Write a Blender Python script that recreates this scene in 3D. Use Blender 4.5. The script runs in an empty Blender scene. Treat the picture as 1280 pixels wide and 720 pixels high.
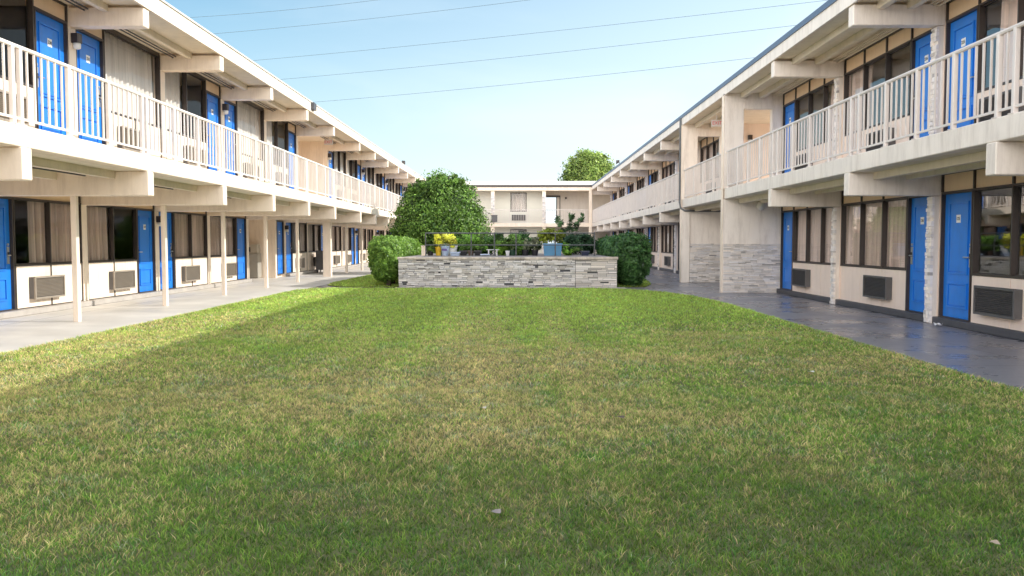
import bpy, bmesh, math, random
import numpy as np
from mathutils import Vector
random.seed(7); rng = np.random.default_rng(7)
S = bpy.context.scene
COL = S.collection
R = math.radians

# ------------------------------------------------------------------ materials
def new_mat(name):
    m = bpy.data.materials.new(name); m.use_nodes = True
    nt = m.node_tree
    return m, nt, nt.nodes['Principled BSDF']

def mat(name, col, rough=.6, var=.12, scale=3.0, bump=0.0, bscale=40., metal=0., dirt=0., dirtcol=(.12, .09, .06), spec=.5, stretch=(1, 1, 1)):
    m, nt, b = new_mat(name)
    N, L = nt.nodes, nt.links
    geo = N.new('ShaderNodeNewGeometry')
    mp = N.new('ShaderNodeMapping'); mp.inputs['Scale'].default_value = stretch
    L.new(geo.outputs['Position'], mp.inputs['Vector'])
    n1 = N.new('ShaderNodeTexNoise'); n1.inputs['Scale'].default_value = scale; n1.inputs['Detail'].default_value = 6; n1.inputs['Roughness'].default_value = .65
    L.new(mp.outputs[0], n1.inputs['Vector'])
    rp = N.new('ShaderNodeValToRGB')
    rp.color_ramp.elements[0].position = .3; rp.color_ramp.elements[1].position = .72
    rp.color_ramp.elements[0].color = tuple(c * (1 - var) for c in col) + (1,)
    rp.color_ramp.elements[1].color = tuple(min(1, c * (1 + var)) for c in col) + (1,)
    L.new(n1.outputs['Fac'], rp.inputs['Fac'])
    out = rp.outputs['Color']
    if dirt > 0:
        mp2 = N.new('ShaderNodeMapping'); mp2.inputs['Scale'].default_value = (2.2, 2.2, .35)
        L.new(geo.outputs['Position'], mp2.inputs['Vector'])
        n2 = N.new('ShaderNodeTexNoise'); n2.inputs['Scale'].default_value = 2.5; n2.inputs['Detail'].default_value = 9; n2.inputs['Roughness'].default_value = .72
        L.new(mp2.outputs[0], n2.inputs['Vector'])
        r2 = N.new('ShaderNodeMapRange'); r2.inputs['From Min'].default_value = .47; r2.inputs['From Max'].default_value = .8
        r2.inputs['To Max'].default_value = dirt
        L.new(n2.outputs['Fac'], r2.inputs['Value'])
        mx = N.new('ShaderNodeMix'); mx.data_type = 'RGBA'
        L.new(r2.outputs[0], mx.inputs['Factor']); L.new(out, mx.inputs[6]); mx.inputs[7].default_value = dirtcol + (1,)
        out = mx.outputs[2]
    L.new(out, b.inputs['Base Color'])
    rr = N.new('ShaderNodeMapRange'); rr.inputs['To Min'].default_value = max(.03, rough - .12); rr.inputs['To Max'].default_value = min(1, rough + .12)
    L.new(n1.outputs['Fac'], rr.inputs['Value']); L.new(rr.outputs[0], b.inputs['Roughness'])
    b.inputs['Metallic'].default_value = metal
    b.inputs['Specular IOR Level'].default_value = spec
    if bump > 0:
        n3 = N.new('ShaderNodeTexNoise'); n3.inputs['Scale'].default_value = bscale; n3.inputs['Detail'].default_value = 4
        L.new(mp.outputs[0], n3.inputs['Vector'])
        bp = N.new('ShaderNodeBump'); bp.inputs['Strength'].default_value = bump; bp.inputs['Distance'].default_value = .01
        L.new(n3.outputs['Fac'], bp.inputs['Height']); L.new(bp.outputs[0], b.inputs['Normal'])
    return m

def attr_mat(name, rough=.7, transl=0., bump=0., spec=.3, tint=(1, 1, 1)):
    m, nt, b = new_mat(name)
    N, L = nt.nodes, nt.links
    a = N.new('ShaderNodeAttribute'); a.attribute_name = 'tint'
    L.new(a.outputs['Color'], b.inputs['Base Color'])
    b.inputs['Roughness'].default_value = rough; b.inputs['Specular IOR Level'].default_value = spec
    if bump:
        n3 = N.new('ShaderNodeTexNoise'); n3.inputs['Scale'].default_value = 45; n3.inputs['Detail'].default_value = 6
        geo = N.new('ShaderNodeNewGeometry'); L.new(geo.outputs['Position'], n3.inputs['Vector'])
        bp = N.new('ShaderNodeBump'); bp.inputs['Strength'].default_value = bump; bp.inputs['Distance'].default_value = .01
        L.new(n3.outputs['Fac'], bp.inputs['Height']); L.new(bp.outputs[0], b.inputs['Normal'])
    if transl:
        t = N.new('ShaderNodeBsdfTranslucent'); L.new(a.outputs['Color'], t.inputs['Color'])
        mx = N.new('ShaderNodeMixShader'); mx.inputs[0].default_value = transl
        out = nt.nodes['Material Output']
        L.new(b.outputs[0], mx.inputs[1]); L.new(t.outputs[0], mx.inputs[2]); L.new(mx.outputs[0], out.inputs['Surface'])
    return m

def glass_mat(name, tint=(.75, .78, .76), refl=1.0):
    m, nt, b = new_mat(name)
    N, L = nt.nodes, nt.links
    nt.nodes.remove(b)
    tr = N.new('ShaderNodeBsdfTransparent'); tr.inputs[0].default_value = tint + (1,)
    gl = N.new('ShaderNodeBsdfGlossy'); gl.inputs['Roughness'].default_value = .015; gl.inputs[0].default_value = (.95, .95, .97, 1)
    geo = N.new('ShaderNodeNewGeometry')
    n3 = N.new('ShaderNodeTexNoise'); n3.inputs['Scale'].default_value = 1.3; L.new(geo.outputs['Position'], n3.inputs['Vector'])
    bp = N.new('ShaderNodeBump'); bp.inputs['Strength'].default_value = .06; bp.inputs['Distance'].default_value = .02
    L.new(n3.outputs['Fac'], bp.inputs['Height']); L.new(bp.outputs[0], gl.inputs['Normal'])
    fr = N.new('ShaderNodeFresnel'); fr.inputs[0].default_value = 1.5
    mu = N.new('ShaderNodeMath'); mu.operation = 'MULTIPLY'; mu.inputs[1].default_value = refl; mu.use_clamp = True
    L.new(fr.outputs[0], mu.inputs[0])
    mx = N.new('ShaderNodeMixShader'); L.new(mu.outputs[0], mx.inputs[0]); L.new(tr.outputs[0], mx.inputs[1]); L.new(gl.outputs[0], mx.inputs[2])
    L.new(mx.outputs[0], nt.nodes['Material Output'].inputs['Surface'])
    return m

M = {}
M['white'] = mat('cream_white_paint', (.90, .77, .635), .55, .05, 1.5, .15, 60, dirt=.42, dirtcol=(.42, .31, .22))
M['peach'] = mat('peach_wall_paint', (.90, .745, .64), .65, .05, 1.2, .12, 80, dirt=.18, dirtcol=(.40, .29, .20))
M['trans'] = mat('tan_panel_paint', (.90, .66, .44), .6, .06, 1.2, dirt=.15, dirtcol=(.36, .25, .15))
M['ceil'] = mat('ceiling_paint', (.80, .71, .58), .7, .08, 1.5, dirt=.25, dirtcol=(.3, .22, .14))
M['rpaint'] = mat('pale_grey_cream_paint', (.86, .78, .70), .55, .05, 1.5, .15, 60, dirt=.5, dirtcol=(.34, .26, .20))
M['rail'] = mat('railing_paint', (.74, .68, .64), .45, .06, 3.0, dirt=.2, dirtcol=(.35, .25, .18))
M['railL'] = mat('railing_paint_lit', (.86, .79, .73), .45, .06, 3.0, dirt=.2, dirtcol=(.4, .28, .2))  # lighter copy of the railing paint, sunlight put into its colour
M['dark'] = mat('dark_bronze_frame', (.05, .038, .034), .4, .2, 4)
M['blue'] = mat('blue_door_paint', (.014, .205, .72),   .38, .09, 2.5, dirt=.28, dirtcol=(.02, .05, .2))
M['steel'] = mat('brushed_steel', (.62, .60, .56), .3, .1, 8, metal=.8)
M['plate'] = mat('white_plate', (.82, .82, .80), .4, .02)
M['ink'] = mat('black_ink', (.02, .02, .02), .5, .02)
M['acdark'] = mat('dark_grille_metal', (.10, .096, .098), .5, .15, 6)
M['acbeige'] = mat('beige_grille_metal', (.29, .25, .205), .5, .1, 6)
M['curt'] = mat('pinkish_beige_curtain', (.74, .56, .49), .85, .42, 9.0, stretch=(1, 1, .02))  # vertical streaks put the light and shade of folds into the fabric colour
M['curtg'] = mat('grey_white_curtain', (.80, .74, .70), .85, .24, 9.0, stretch=(1, 1, .02))  # same streaking: fold shade drawn in colour
M['room'] = mat('room_wall_paint', (.58, .52, .34), .8, .1)
M['carpet'] = mat('room_carpet', (.06, .05, .045), .9, .2, 8)
M['roofm'] = mat('blue_grey_roof_metal', (.10, .14, .22), .45, .1, 2)
M['roofw'] = mat('white_roof_membrane', (.66, .66, .64), .6, .08, 1, dirt=.3, dirtcol=(.3, .3, .28))
M['siding'] = mat('pale_yellow_siding', (.72, .72, .65), .6, .04, 1)
M['glass'] = glass_mat('window_glass', (.88, .89, .88), .45)
M['glassr'] = glass_mat('reflecting_window_glass', (.92, .92, .91), .22)
M['stone'] = attr_mat('ledge_stone', .85, bump=.6, spec=.25)
M['leaf'] = attr_mat('leaf', .42, .34, spec=.4)
M['grass'] = attr_mat('grass_blade', .6, .42, spec=.2)
M['bark'] = mat('bark', (.10, .075, .055), .9, .3, 12, .8, 30)
M['farw'] = mat('far_wall_paint', (.66, .62, .57), .6, .05, 1.2, dirt=.2)
M['lamp'] = mat('white_lamp_glass', (.82, .80, .76), .3, .02)
M['wire'] = mat('cable_grey', (.12, .17, .20), .6, .1)
M['pole'] = mat('timber_pole', (.16, .12, .09), .9, .2, 6)
M['fence'] = mat('grey_iron_rail', (.11, .115, .12), .5, .25, 6)
M['exitw'] = mat('sign_housing', (.62, .58, .56), .5, .05)
M['red'] = mat('sign_red', (.62, .05, .06), .5, .05)
M['curb'] = mat('dark_grey_curb', (.075, .075, .085), .55, .25, 3, .4, 30)
M['curbL'] = mat('grey_curb', (.40, .37, .34), .7, .15, 3, .4, 30)

# ------------------------------------------------------------------ mesh builder
class MB:
    def __init__(s): s.v = []; s.f = []; s.m = []; s.c = []
    def add(s, vs, fs, mi=0, c=None):
        o = len(s.v); s.v += [tuple(map(float, v)) for v in vs]
        for f in fs: s.f.append([o + i for i in f]); s.m.append(mi); s.c.append(c or (1, 1, 1))
    def box(s, T, u0, u1, v0, v1, z0, z1, mi=0, c=None):
        P = [T(u, v, z) for z in (z0, z1) for (u, v) in ((u0, v0), (u1, v0), (u1, v1), (u0, v1))]
        s.add(P, [(3, 2, 1, 0), (4, 5, 6, 7), (0, 1, 5, 4), (1, 2, 6, 5), (2, 3, 7, 6), (3, 0, 4, 7)], mi, c)
    def rbox(s, T, u0, u1, v0, v1, z0, z1, r=.01, mi=0):
        """box whose four long (z) edges are chamfered"""
        P = [(u0 + r, v0), (u1 - r, v0), (u1, v0 + r), (u1, v1 - r), (u1 - r, v1), (u0 + r, v1), (u0, v1 - r), (u0, v0 + r)]
        s.add([T(u, v, z) for z in (z0, z1) for u, v in P],
              [tuple(range(7, -1, -1)), tuple(range(8, 16))] + [(i, (i + 1) % 8, 8 + (i + 1) % 8, 8 + i) for i in range(8)], mi)
    def tube(s, pts, r, n=8, mi=0, radii=None, cap=True):
        pts = [Vector(p) for p in pts]; rings = []
        for i, p in enumerate(pts):
            d = (pts[min(i + 1, len(pts) - 1)] - pts[max(i - 1, 0)]).normalized()
            a = d.cross(Vector((0, 0, 1)));
            if a.length < .05: a = d.cross(Vector((1, 0, 0)))
            a.normalize(); b = d.cross(a); rr = radii[i] if radii else r
            rings.append([p + a * math.cos(t) * rr + b * math.sin(t) * rr for t in [2 * math.pi * k / n for k in range(n)]])
        vs = [v for q in rings for v in q]; fs = []
        for i in range(len(pts) - 1):
            for k in range(n): fs.append((i * n + k, i * n + (k + 1) % n, (i + 1) * n + (k + 1) % n, (i + 1) * n + k))
        if cap: fs += [tuple(range(n)), tuple(range((len(pts) - 1) * n, len(pts) * n))]
        s.add(vs, fs, mi)
    def lathe(s, cx, cy, prof, n=20, mi=0, T=None):
        T = T or (lambda u, v, z: (u, v, z)); vs = []; fs = []
        for r, z in prof:
            for k in range(n): t = 2 * math.pi * k / n; vs.append(T(cx + r * math.cos(t), cy + r * math.sin(t), z))
        for i in range(len(prof) - 1):
            for k in range(n): fs.append((i * n + k, i * n + (k + 1) % n, (i + 1) * n + (k + 1) % n, (i + 1) * n + k))
        fs += [tuple(range(n)), tuple(range((len(prof) - 1) * n, len(prof) * n))]
        s.add(vs, fs, mi)
    def build(s, name, mats, parent=None, recalc=True, smooth=False, bevel=0, tint=False):
        vs = np.array(s.v); lo, hi = vs.min(0), vs.max(0)
        org = Vector(((lo[0] + hi[0]) / 2, (lo[1] + hi[1]) / 2, lo[2]))
        me = bpy.data.meshes.new(name)
        me.from_pydata([tuple(Vector(v) - org) for v in s.v], [], s.f)
        for mm in (mats if isinstance(mats, (list, tuple)) else [mats]): me.materials.append(mm)
        me.polygons.foreach_set('material_index', s.m)
        if tint:
            ca = me.color_attributes.new('tint', 'FLOAT_COLOR', 'CORNER')
            arr = np.ones((len(me.loops), 4), np.float32); k = 0
            for f, c in zip(s.f, s.c): arr[k:k + len(f), :3] = c; k += len(f)
            ca.data.foreach_set('color', arr.ravel())
        if recalc:
            bm = bmesh.new(); bm.from_mesh(me); bmesh.ops.recalc_face_normals(bm, faces=bm.faces); bm.to_mesh(me); bm.free()
        if smooth: me.polygons.foreach_set('use_smooth', [True] * len(me.polygons))
        return link(name, me, org, parent, bevel)

WO = {}
def link(name, me, org, parent=None, bevel=0):
    o = bpy.data.objects.new(name, me); COL.objects.link(o); WO[o] = Vector(org)
    if parent: o.parent = parent; o.location = Vector(org) - WO[parent]
    else: o.location = org
    if bevel:
        md = o.modifiers.new('bevel', 'BEVEL'); md.width = bevel; md.segments = 1; md.limit_method = 'ANGLE'
    return o
def thing(name, label, cat, loc=(0, 0, 0), group=None):
    o = bpy.data.objects.new(name, None); COL.objects.link(o); o.location = loc; WO[o] = Vector(loc)
    o.empty_display_size = .3
    return tag(o, label, cat, group)
def tag(o, label, cat, group=None, kind=None):
    o['label'] = label
    if cat: o['category'] = cat
    if group: o['group'] = group
    if kind: o['kind'] = kind
    return o
I3 = lambda x, y, z: (x, y, z)

# ------------------------------------------------------------------ ledge stone
def stones(mb, T, u0, u1, z0, z1, v0=0., row=.06, lmin=.12, lmax=.42, warm=.0, dep=.035, dark=1.0):
    z = z0
    while z < z1 - .015:
        h = min(row * random.uniform(.6, 1.35), z1 - z); u = u0
        if z1 - z - h < .02: h = z1 - z
        while u < u1 - .005:
            w = min(random.uniform(lmin, lmax), u1 - u)
            if u1 - u - w < .05: w = u1 - u
            g = random.choice((.004, .008, .014)) if u1 - u0 > .25 else .004
            if random.random() < .025: u += w; continue
            t = random.random(); b = min(.86, (random.uniform(.55, .80) if t > .08 else random.uniform(.3, .5)) * dark)
            k = random.uniform(-.03, .03)
            c = (b * (1 + .05 + k + warm), b * (1.0 + k * .3), b * (.97 - k - warm))
            d = random.uniform(.012, dep)
            if random.random() < .38 and h > .03 and u1 - u0 > .3:      # two thin courses instead of one
                zm = z + h * random.uniform(.35, .65); u_ = u
                kk = random.uniform(.72, 1.12); c2_ = tuple(q * kk for q in c); d2 = random.uniform(.008, dep)
                mb.box(T, u + g / 2, u + w - g / 2, v0 - .02, v0 + d, z + g / 2, zm - .003, 0, c)
                mb.box(T, u + g / 2, u + w - g / 2, v0 - .02, v0 + d2, zm + .003, z + h - g / 2, 0, c2_)
            else: mb.box(T, u + g / 2, u + w - g / 2, v0 - .02, v0 + d, z + g / 2, z + h - g / 2 + random.uniform(-.004, .003), 0, c)
            u += w
        z += h

# ------------------------------------------------------------------ digits
def text_mesh(mb, txt, T, uc, vc, zc, size, mi, flip=False, thick=.002):
    cu = bpy.data.curves.new('t', 'FONT'); cu.body = txt; cu.size = size; cu.align_x = 'CENTER'; cu.align_y = 'CENTER'; cu.extrude = thick; cu.resolution_u = 2
    o = bpy.data.objects.new('t', cu); COL.objects.link(o)
    dg = bpy.context.evaluated_depsgraph_get(); me = bpy.data.meshes.new_from_object(o.evaluated_get(dg))
    s = -1 if flip else 1
    mb.add([T(uc + s * v.co.x, vc + v.co.z, zc + v.co.y) for v in me.vertices], [tuple(p.vertices) for p in me.polygons], mi)
    bpy.data.objects.remove(o); bpy.data.meshes.remove(me); bpy.data.curves.remove(cu)

# ------------------------------------------------------------------ facade pieces.  T(u, v, z): u along facade, v outwards
def make_door(root, T, a, b, z, hinge_hi, number, flip, lit=None):
    mb = MB(); v0 = -.05
    mb.box(T, a, b, v0 - .04, v0, z, z + 2.04, 0)
    def ring(u0, u1, z0, z1, w=.028, d=.026):      # raised moulding around a field
        mb.box(T, u0, u1, v0, v0 + d, z0, z0 + w); mb.box(T, u0, u1, v0, v0 + d, z1 - w, z1)
        mb.box(T, u0, u0 + w, v0, v0 + d, z0 + w, z1 - w); mb.box(T, u1 - w, u1, v0, v0 + d, z0 + w, z1 - w)
        mb.box(T, u0 + .05, u1 - .05, v0, v0 + d * .6, z0 + .05, z1 - .05)
    w = b - a
    ring(a + w * .17, b - w * .17, z + .72, z + 1.9)
    ring(a + w * .17, b - w * .17, z + .16, z + .58)
    # dark jambs
    for (p, q) in ((a - .032, a), (b, b + .032)): mb.box(T, p, q, v0 - .05, .012, z - .02, z + 2.085, 1)
    mb.box(T, a, b, v0 - .05, .012, z + 2.042, z + 2.085, 1)
    mb.box(T, a, b, v0 - .05, .02, z - .03, z, 1)
    d = mb.build('door', [M['blue'], M['dark']], root)
    h = MB(); e = (a + .075) if hinge_hi else (b - .075); sg = 1 if hinge_hi else -1
    h.box(T, e - .034, e + .034, v0, v0 + .016, z + .84, z + 1.16); h.box(T, e - .028, e + .028, v0 + .016, v0 + .022, z + .98, z + 1.06, 1)
    h.tube([T(e, v0 + .01, z + 1.0), T(e, v0 + .06, z + 1.0), T(e + sg * .02, v0 + .065, z + 1.0), T(e + sg * .12, v0 + .065, z + 1.0)], .011, 8)
    h.lathe(e, z + 1.2, [(.001, 0), (.024, 0), (.024, .02), (.001, .022)], 10, 0, lambda p, q, r: T(p, v0 + r, q))
    h.build('handle', [M['steel'], M['ink']], d)
    n = MB(); uc = (a + b) / 2
    n.box(T, uc - .065, uc + .065, v0 + .01, v0 + .02, z + 1.56, z + 1.69, 0)
    text_mesh(n, number, T, uc, v0 + .022, z + 1.625, .075, 1, flip)
    n.build('number_plate', [M['plate'], M['ink']], d)
    return d

def curtain(root, T, a, b, z0, z1, m, v=-.18):
    if b - a < .1: return
    mb = MB(); n = max(10, int((b - a) / .022)); ph = random.uniform(0, 6); vs = []
    fr = random.uniform(28, 42)
    for i in range(n + 1):
        u = a + (b - a) * i / n
        for z, amp in ((z0, .066), ((z0 + z1) / 2, .06), (z1, .045)):
            vs.append(T(u, v + amp * math.sin(u * fr + ph + 1.3 * math.sin(u * 7 + ph)) + .010 * math.sin(u * 131 + z), z))
    mb.add(vs, [(3 * i + k, 3 * i + 3 + k, 3 * i + 4 + k, 3 * i + 1 + k) for i in range(n) for k in (0, 1)])
    mb.build('curtain', m, root, smooth=True)

def make_window(root, T, a, b, z0, z1, n, cur, cm, gm, transom=None):
    """n panes with dark frame; cur = list of (from, to) fractions closed by curtain; transom = ceiling z"""
    f = MB(); t = .032
    f.box(T, a, b, -.09, .015, z0, z0 + t); f.box(T, a, b, -.09, .015, z1 - t, z1)
    w = (b - a) / n; f.box(T, a, a + t, -.09, .012, z0 + t, z1 - t); f.box(T, b - t, b, -.09, .012, z0 + t, z1 - t)
    for i in range(1, n): f.box(T, a + i * w - t / 2, a + i * w + t / 2, -.09, .012, z0 + t, z1 - t)
    # sash lining, a little inside
    for i in range(n):
        p, q = a + i * w + t * .75, a + (i + 1) * w - t * .75
        f.box(T, p, q, -.07, -.03, z0 + t, z0 + t + .018); f.box(T, p, q, -.07, -.03, z1 - t - .018, z1 - t)
    win = f.build('window', M['dark'], root)
    g = MB()
    for i in range(n):
        p, q = a + i * w + t / 2, a + (i + 1) * w - t / 2
        g.add([T(p, -.05, z0 + t), T(q, -.05, z0 + t), T(q, -.05, z1 - t), T(p, -.05, z1 - t)], [(0, 1, 2, 3)])
    g.build('pane', gm, win)
    for (p, q) in cur: curtain(win, T, a + (b - a) * p, a + (b - a) * q, z0 - .05, z1 - .01, cm)
    return win

def make_ac(root, T, a, z, dark, w=1.06, d=.13, h=.42):
    mb = MB(); cm = M['acdark'] if dark else M['acbeige']
    mb.box(T, a, a + w, .0, d - .03, z, z + h, 1)
    mb.box(T, a - .01, a + w + .01, d - .03, d, z + h - .025, z + h + .01, 0)
    mb.box(T, a - .01, a + w + .01, d - .03, d, z - .01, z + .025, 0)
    mb.box(T, a - .01, a + .025, d - .03, d, z + .025, z + h - .025, 0); mb.box(T, a + w - .025, a + w + .01, d - .03, d, z + .025, z + h - .025, 0)
    o = mb.build('air_conditioner', [cm, M['acdark']], root)
    g = MB(); n = 13
    for i in range(n):
        zz = z + .035 + (h - .07) * i / n
        g.add([T(a + .02, d - .028, zz), T(a + w - .02, d - .028, zz), T(a + w - .02, d - .006, zz + .018), T(a + .02, d - .006, zz + .018)], [(0, 1, 2, 3)])
        g.add([T(a + .02, d - .006, zz + .018), T(a + w - .02, d - .006, zz + .018), T(a + w - .02, d - .028, zz + .022), T(a + .02, d - .028, zz + .022)], [(0, 1, 2, 3)])
    g.build('grille', cm, o, recalc=False)

def wall_lamp(root, T, u, z, v=0.):
    mb = MB(); mb.rbox(T, u - .07, u + .07, v, v + .14, z, z + .16, .02, 0)
    o = mb.build('wall_lamp', M['dark'], root)
    g = MB(); g.lathe(u, v + .075, [(.03, z - .10), (.06, z - .085), (.066, z - .03), (.06, z)], 14, 0, T); g.build('globe', M['lamp'], o, smooth=True)

def make_railing(root, T, a, b, v, z, m, h=1.02, sub=3, sp=.168, simple=False):
    mb = MB()
    mb.tube([T(a, v, z + h - .025), T(b, v, z + h - .025)], .03, 8)
    mb.box(T, a, b, v - .014, v + .014, z + .07, z + .10)
    L = b - a; n = int(round(L / sp)); w = .012
    for i in range(n):
        if i % max(1, n // sub) == 0: continue
        u = a + L * i / n
        mb.box(T, u - w, u + w, v - w, v + w, z + .10, z + h - .04)
    o = mb.build('railing', m, root)
    for i in range(0, n, max(1, n // sub)):
        u = a + L * i / n; p = MB(); p.rbox(T, u - .03, u + .03, v - .03, v + .03, z + .001, z + h - .03, .006)
        p.box(T, u - .055, u + .055, v - .05, v + .05, z + .001, z + .012)
        p.build('railing_post', m, o)

ROOM = 5.2
def unit(root, wall, T, a, b, z0, ceil, door, npan, cur, cm, gm, style, number, flip, pier=.11, ac=True, lamp=False):
    """one motel room front between frames a and b"""
    zd = z0 + .14; zh = z0 + 2.225; zs = z0 + (.86 if style == 'R' else .93); zw = (ceil - .045) if (style == 'L' and z0 > 1) else zh
    dw = .93; lo, hi = a + pier, b - pier
    if door == 'lo': da, db = lo + .05, lo + .05 + dw; wa, wb = db + .05, hi
    elif door == 'hi': da, db = hi - .05 - dw, hi - .05; wa, wb = lo, da - .05
    else: da = None; wa, wb = lo, hi
    if style == 'R':
        wa2, wb2 = wa, wb
    if da is not None:
        make_door(root, T, da, db, zd, door == 'hi', number, flip)
        wall.box(T, da - .05, db + .05, -.12, -.02, z0, zd - .03, 0)
    # under sill panels
    wall.box(T, wa, wb, -.14, -.02, z0, zs, 1)
    npn = npan if style == 'R' else 2
    pw = (wb - wa) / npn
    for i in range(npn):
        wall.box(T, wa + i * pw + .008, wa + (i + 1) * pw - .008, -.02, 0., z0 + .12, zs - .004, 1)
    # transom
    ta, tb = lo, hi
    nt_ = npan + 1
    if zw > zh:
        wall.box(T, wa, wb, -.12, -.02, zw + .002, ceil, 2)
        if da is not None: wall.box(T, da - .05, db + .05, -.12, -.02, zh + .002, ceil, 2)
    else: wall.box(T, ta, tb, -.12, -.02, zh + .002, ceil, 2)
    win = make_window(root, T, wa, wb, zs, zw, npan, cur, cm, gm)
    # dark transom bars
    tm = MB(); edges = [lo + .025, hi - .025]
    if style == 'R':
        edges += [wa + (wb - wa) * i / npan for i in range(1, npan)] + [(wa if door == 'lo' else wb)]
        for e in edges: tm.box(T, e - .019, e + .019, -.02, .012, zh + .003, ceil - .05)
        tm.box(T, lo, hi, -.02, .012, ceil - .05, ceil - .003)
    else:
        for e in edges[:]: tm.box(T, e - .02, e + .02, -.02, .008, zh + .003, ceil - .003)
    if style == 'L':
        tm.box(T, lo, hi, -.02, .007, ceil - .04, ceil - .004); tm.box(T, wa, wb, -.02, .006, z0 + .10, z0 + .135)
        for e in (wa + .02, (wa + wb) / 2, wb - .02): tm.box(T, e - .022, e + .022, -.02, .009, z0 + .12, zs - .003)
    tm.build('window_trim', M['dark'], root)
    if ac:
        make_ac(root, T, (wa + .45 if door == 'lo' else wb - 1.5) + (.12 if style == 'R' else 0) if style != 'F' else (wa + wb) / 2 - .55, z0 + .29, style != 'L')
    # room partitions
    for e in (a, b): wall.box(T, e - .06, e + .06, -ROOM, -.14, z0 + .002, ceil, 3)
    wall.box(T, a + .06, b - .06, -ROOM - .15, -ROOM, z0 + .002, ceil, 3)
    # bed headboard and furniture read only as dark shapes behind the glass
    if lamp: wall_lamp(root, T, (b if door == 'hi' else a), z0 + 1.9, .02)

WALLM = [M['peach'], M['peach'], M['trans'], M['room']]

# ================================================================== LEFT WING
XL, XLu, EL = -9.42, -7.65, -6.35
ZU, ZB = 2.88, 2.60       # upper floor top, underside
CE = 5.40
left = thing('motel_wing', 'sunlit two storey cream motel wing on thin posts along the left of the lawn', 'motel building', (-9., 30., 0))
FL = [14.75 + 3.72 * k for k in range(-5, 5)] + [34.4 + 3.7 * k for k in range(0, 9)]
FL[9] = 34.4 if abs(FL[9] - 34.4) < 4 else FL[9]
FL = sorted(set(round(x, 3) for x in [14.75 + 3.72 * k for k in range(-5, 5)] + [34.4 + 3.7 * k for k in range(0, 9)]))
# -> ..., 14.75, 18.47, 22.19, 25.91, 29.63, | 34.4, 38.1 ...
FL = [x for x in FL if not (29.7 < x < 34.3)]
TLl = lambda u, v, z: (XL + v, u, z)
TLu = lambda u, v, z: (XLu + v, u, z)
wl = MB()
WHM = [M['white'], M['white'], M['trans'], M['room']]
CF = {  # curtains of the left wing by (floor, index)
    (0, 5): [(.33, 1.)], (0, 6): [(0, .5)], (0, 7): [(0, 1.)], (0, 8): [(0, 1.)],
    (1, 4): [(0, .3)], (1, 5): [(0, 1.)], (1, 6): [(0, .5)], (1, 7): [(0, 1)], (1, 8): [(0, .45)]}
for fl in (0, 1):
    T = TLu if fl else TLl; z0 = ZU if fl else 0.; ce = CE if fl else ZB
    for i in range(len(FL) - 1):
        a, b = FL[i], FL[i + 1]
        if a > 29 and b < 35: continue           # the open passage
        k = round((a - 14.75) / 3.72) if a < 34 else round((a - 34.4) / 3.7)
        door = 'lo' if k % 2 == 0 else 'hi'
        cur = CF.get((fl, i), random.choice([[(0, 1.)], [(0, .5)], [(.45, 1.)], [(0, .35), (.7, 1)]]))
        unit(left, wl, T, a, b, z0, ce, door, 1 if (fl and tuple(cur[0]) == (0, 1)) else 2, cur, M['curtg'] if fl else M['curt'], M['glass'], 'L', str(200 - 100 * (1 - fl) + 26 + i), False, lamp=(door == 'lo'))
    # piers between units
    for i, e in enumerate(FL):
        wl.box(T, e - .11, e + .11, -.14, .02, z0 + (.0 if fl else 0), ce, 0)
# lower passage: extra door just before the frame at 34.4
make_door(left, TLl, 33.30, 34.2, .14, True, '139', False)
wl.box(TLl, 33.1, 34.28, -.14, -.1, 0, .1, 0); wl.box(TLl, 33.1, 34.28, -.14, -.02, 2.25, ZB, 0); wl.box(TLl, 33.05, 33.25, -.14, 0, 0, 2.25, 0)
wl.box(TLl, 33.06, 33.2, -ROOM, -.14, 0, ZB, 0)
# passage side walls
wl.box(TLl, 29.70, 29.76, -ROOM, -.14, 0, ZB, 0)
wl.box(TLu, 29.70, 29.76, -6.9, -.14, ZU + .003, CE, 0); wl.box(TLu, 34.27, 34.33, -6.9, -.14, ZU + .003, CE, 0)
wl.box(TLl, FL[0], 66.5, -ROOM - .4, -ROOM - .2, 0, ZB, 0)      # outer back wall
wl.box(TLu, FL[0], 66.5, -6.97, -6.8, ZU, CE, 0)
o = wl.build('wall', WHM, left, bevel=0)
# plinth
for a, b in ((FL[0], 29.63), (34.4, FL[-1])):
    p = MB(); p.box(TLl, a, b, -.02, .17, .002, .115); p.build('plinth', M['curbL'], left, bevel=.012)
s = MB(); s.box(I3, -14.62, EL, FL[0], 66.5, ZB, ZU); s.build('gallery_slab', M['white'], left, bevel=.01)
s = MB(); s.box(I3, -9.5, EL - .18, FL[0], 66.4, ZB - .002, ZB - .001 + .0005); s.build('lower_ceiling', M['ceil'], left, recalc=False)
s = MB(); s.box(I3, -14.7, EL - .02, FL[0], 66.5, CE, CE + .16, 1); s.box(I3, EL - .02, EL + .03, FL[0], 66.5, CE - .04, CE + .24, 0)
s.box(I3, -14.7, EL - .02, FL[0], 66.5, CE + .16, CE + .2, 2); s.box(I3, EL - .05, EL + .055, FL[0], 66.5, CE + .24, CE + .275, 2)
s.build('roof', [M['white'], M['ceil'], M['roofw']], left)
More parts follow.
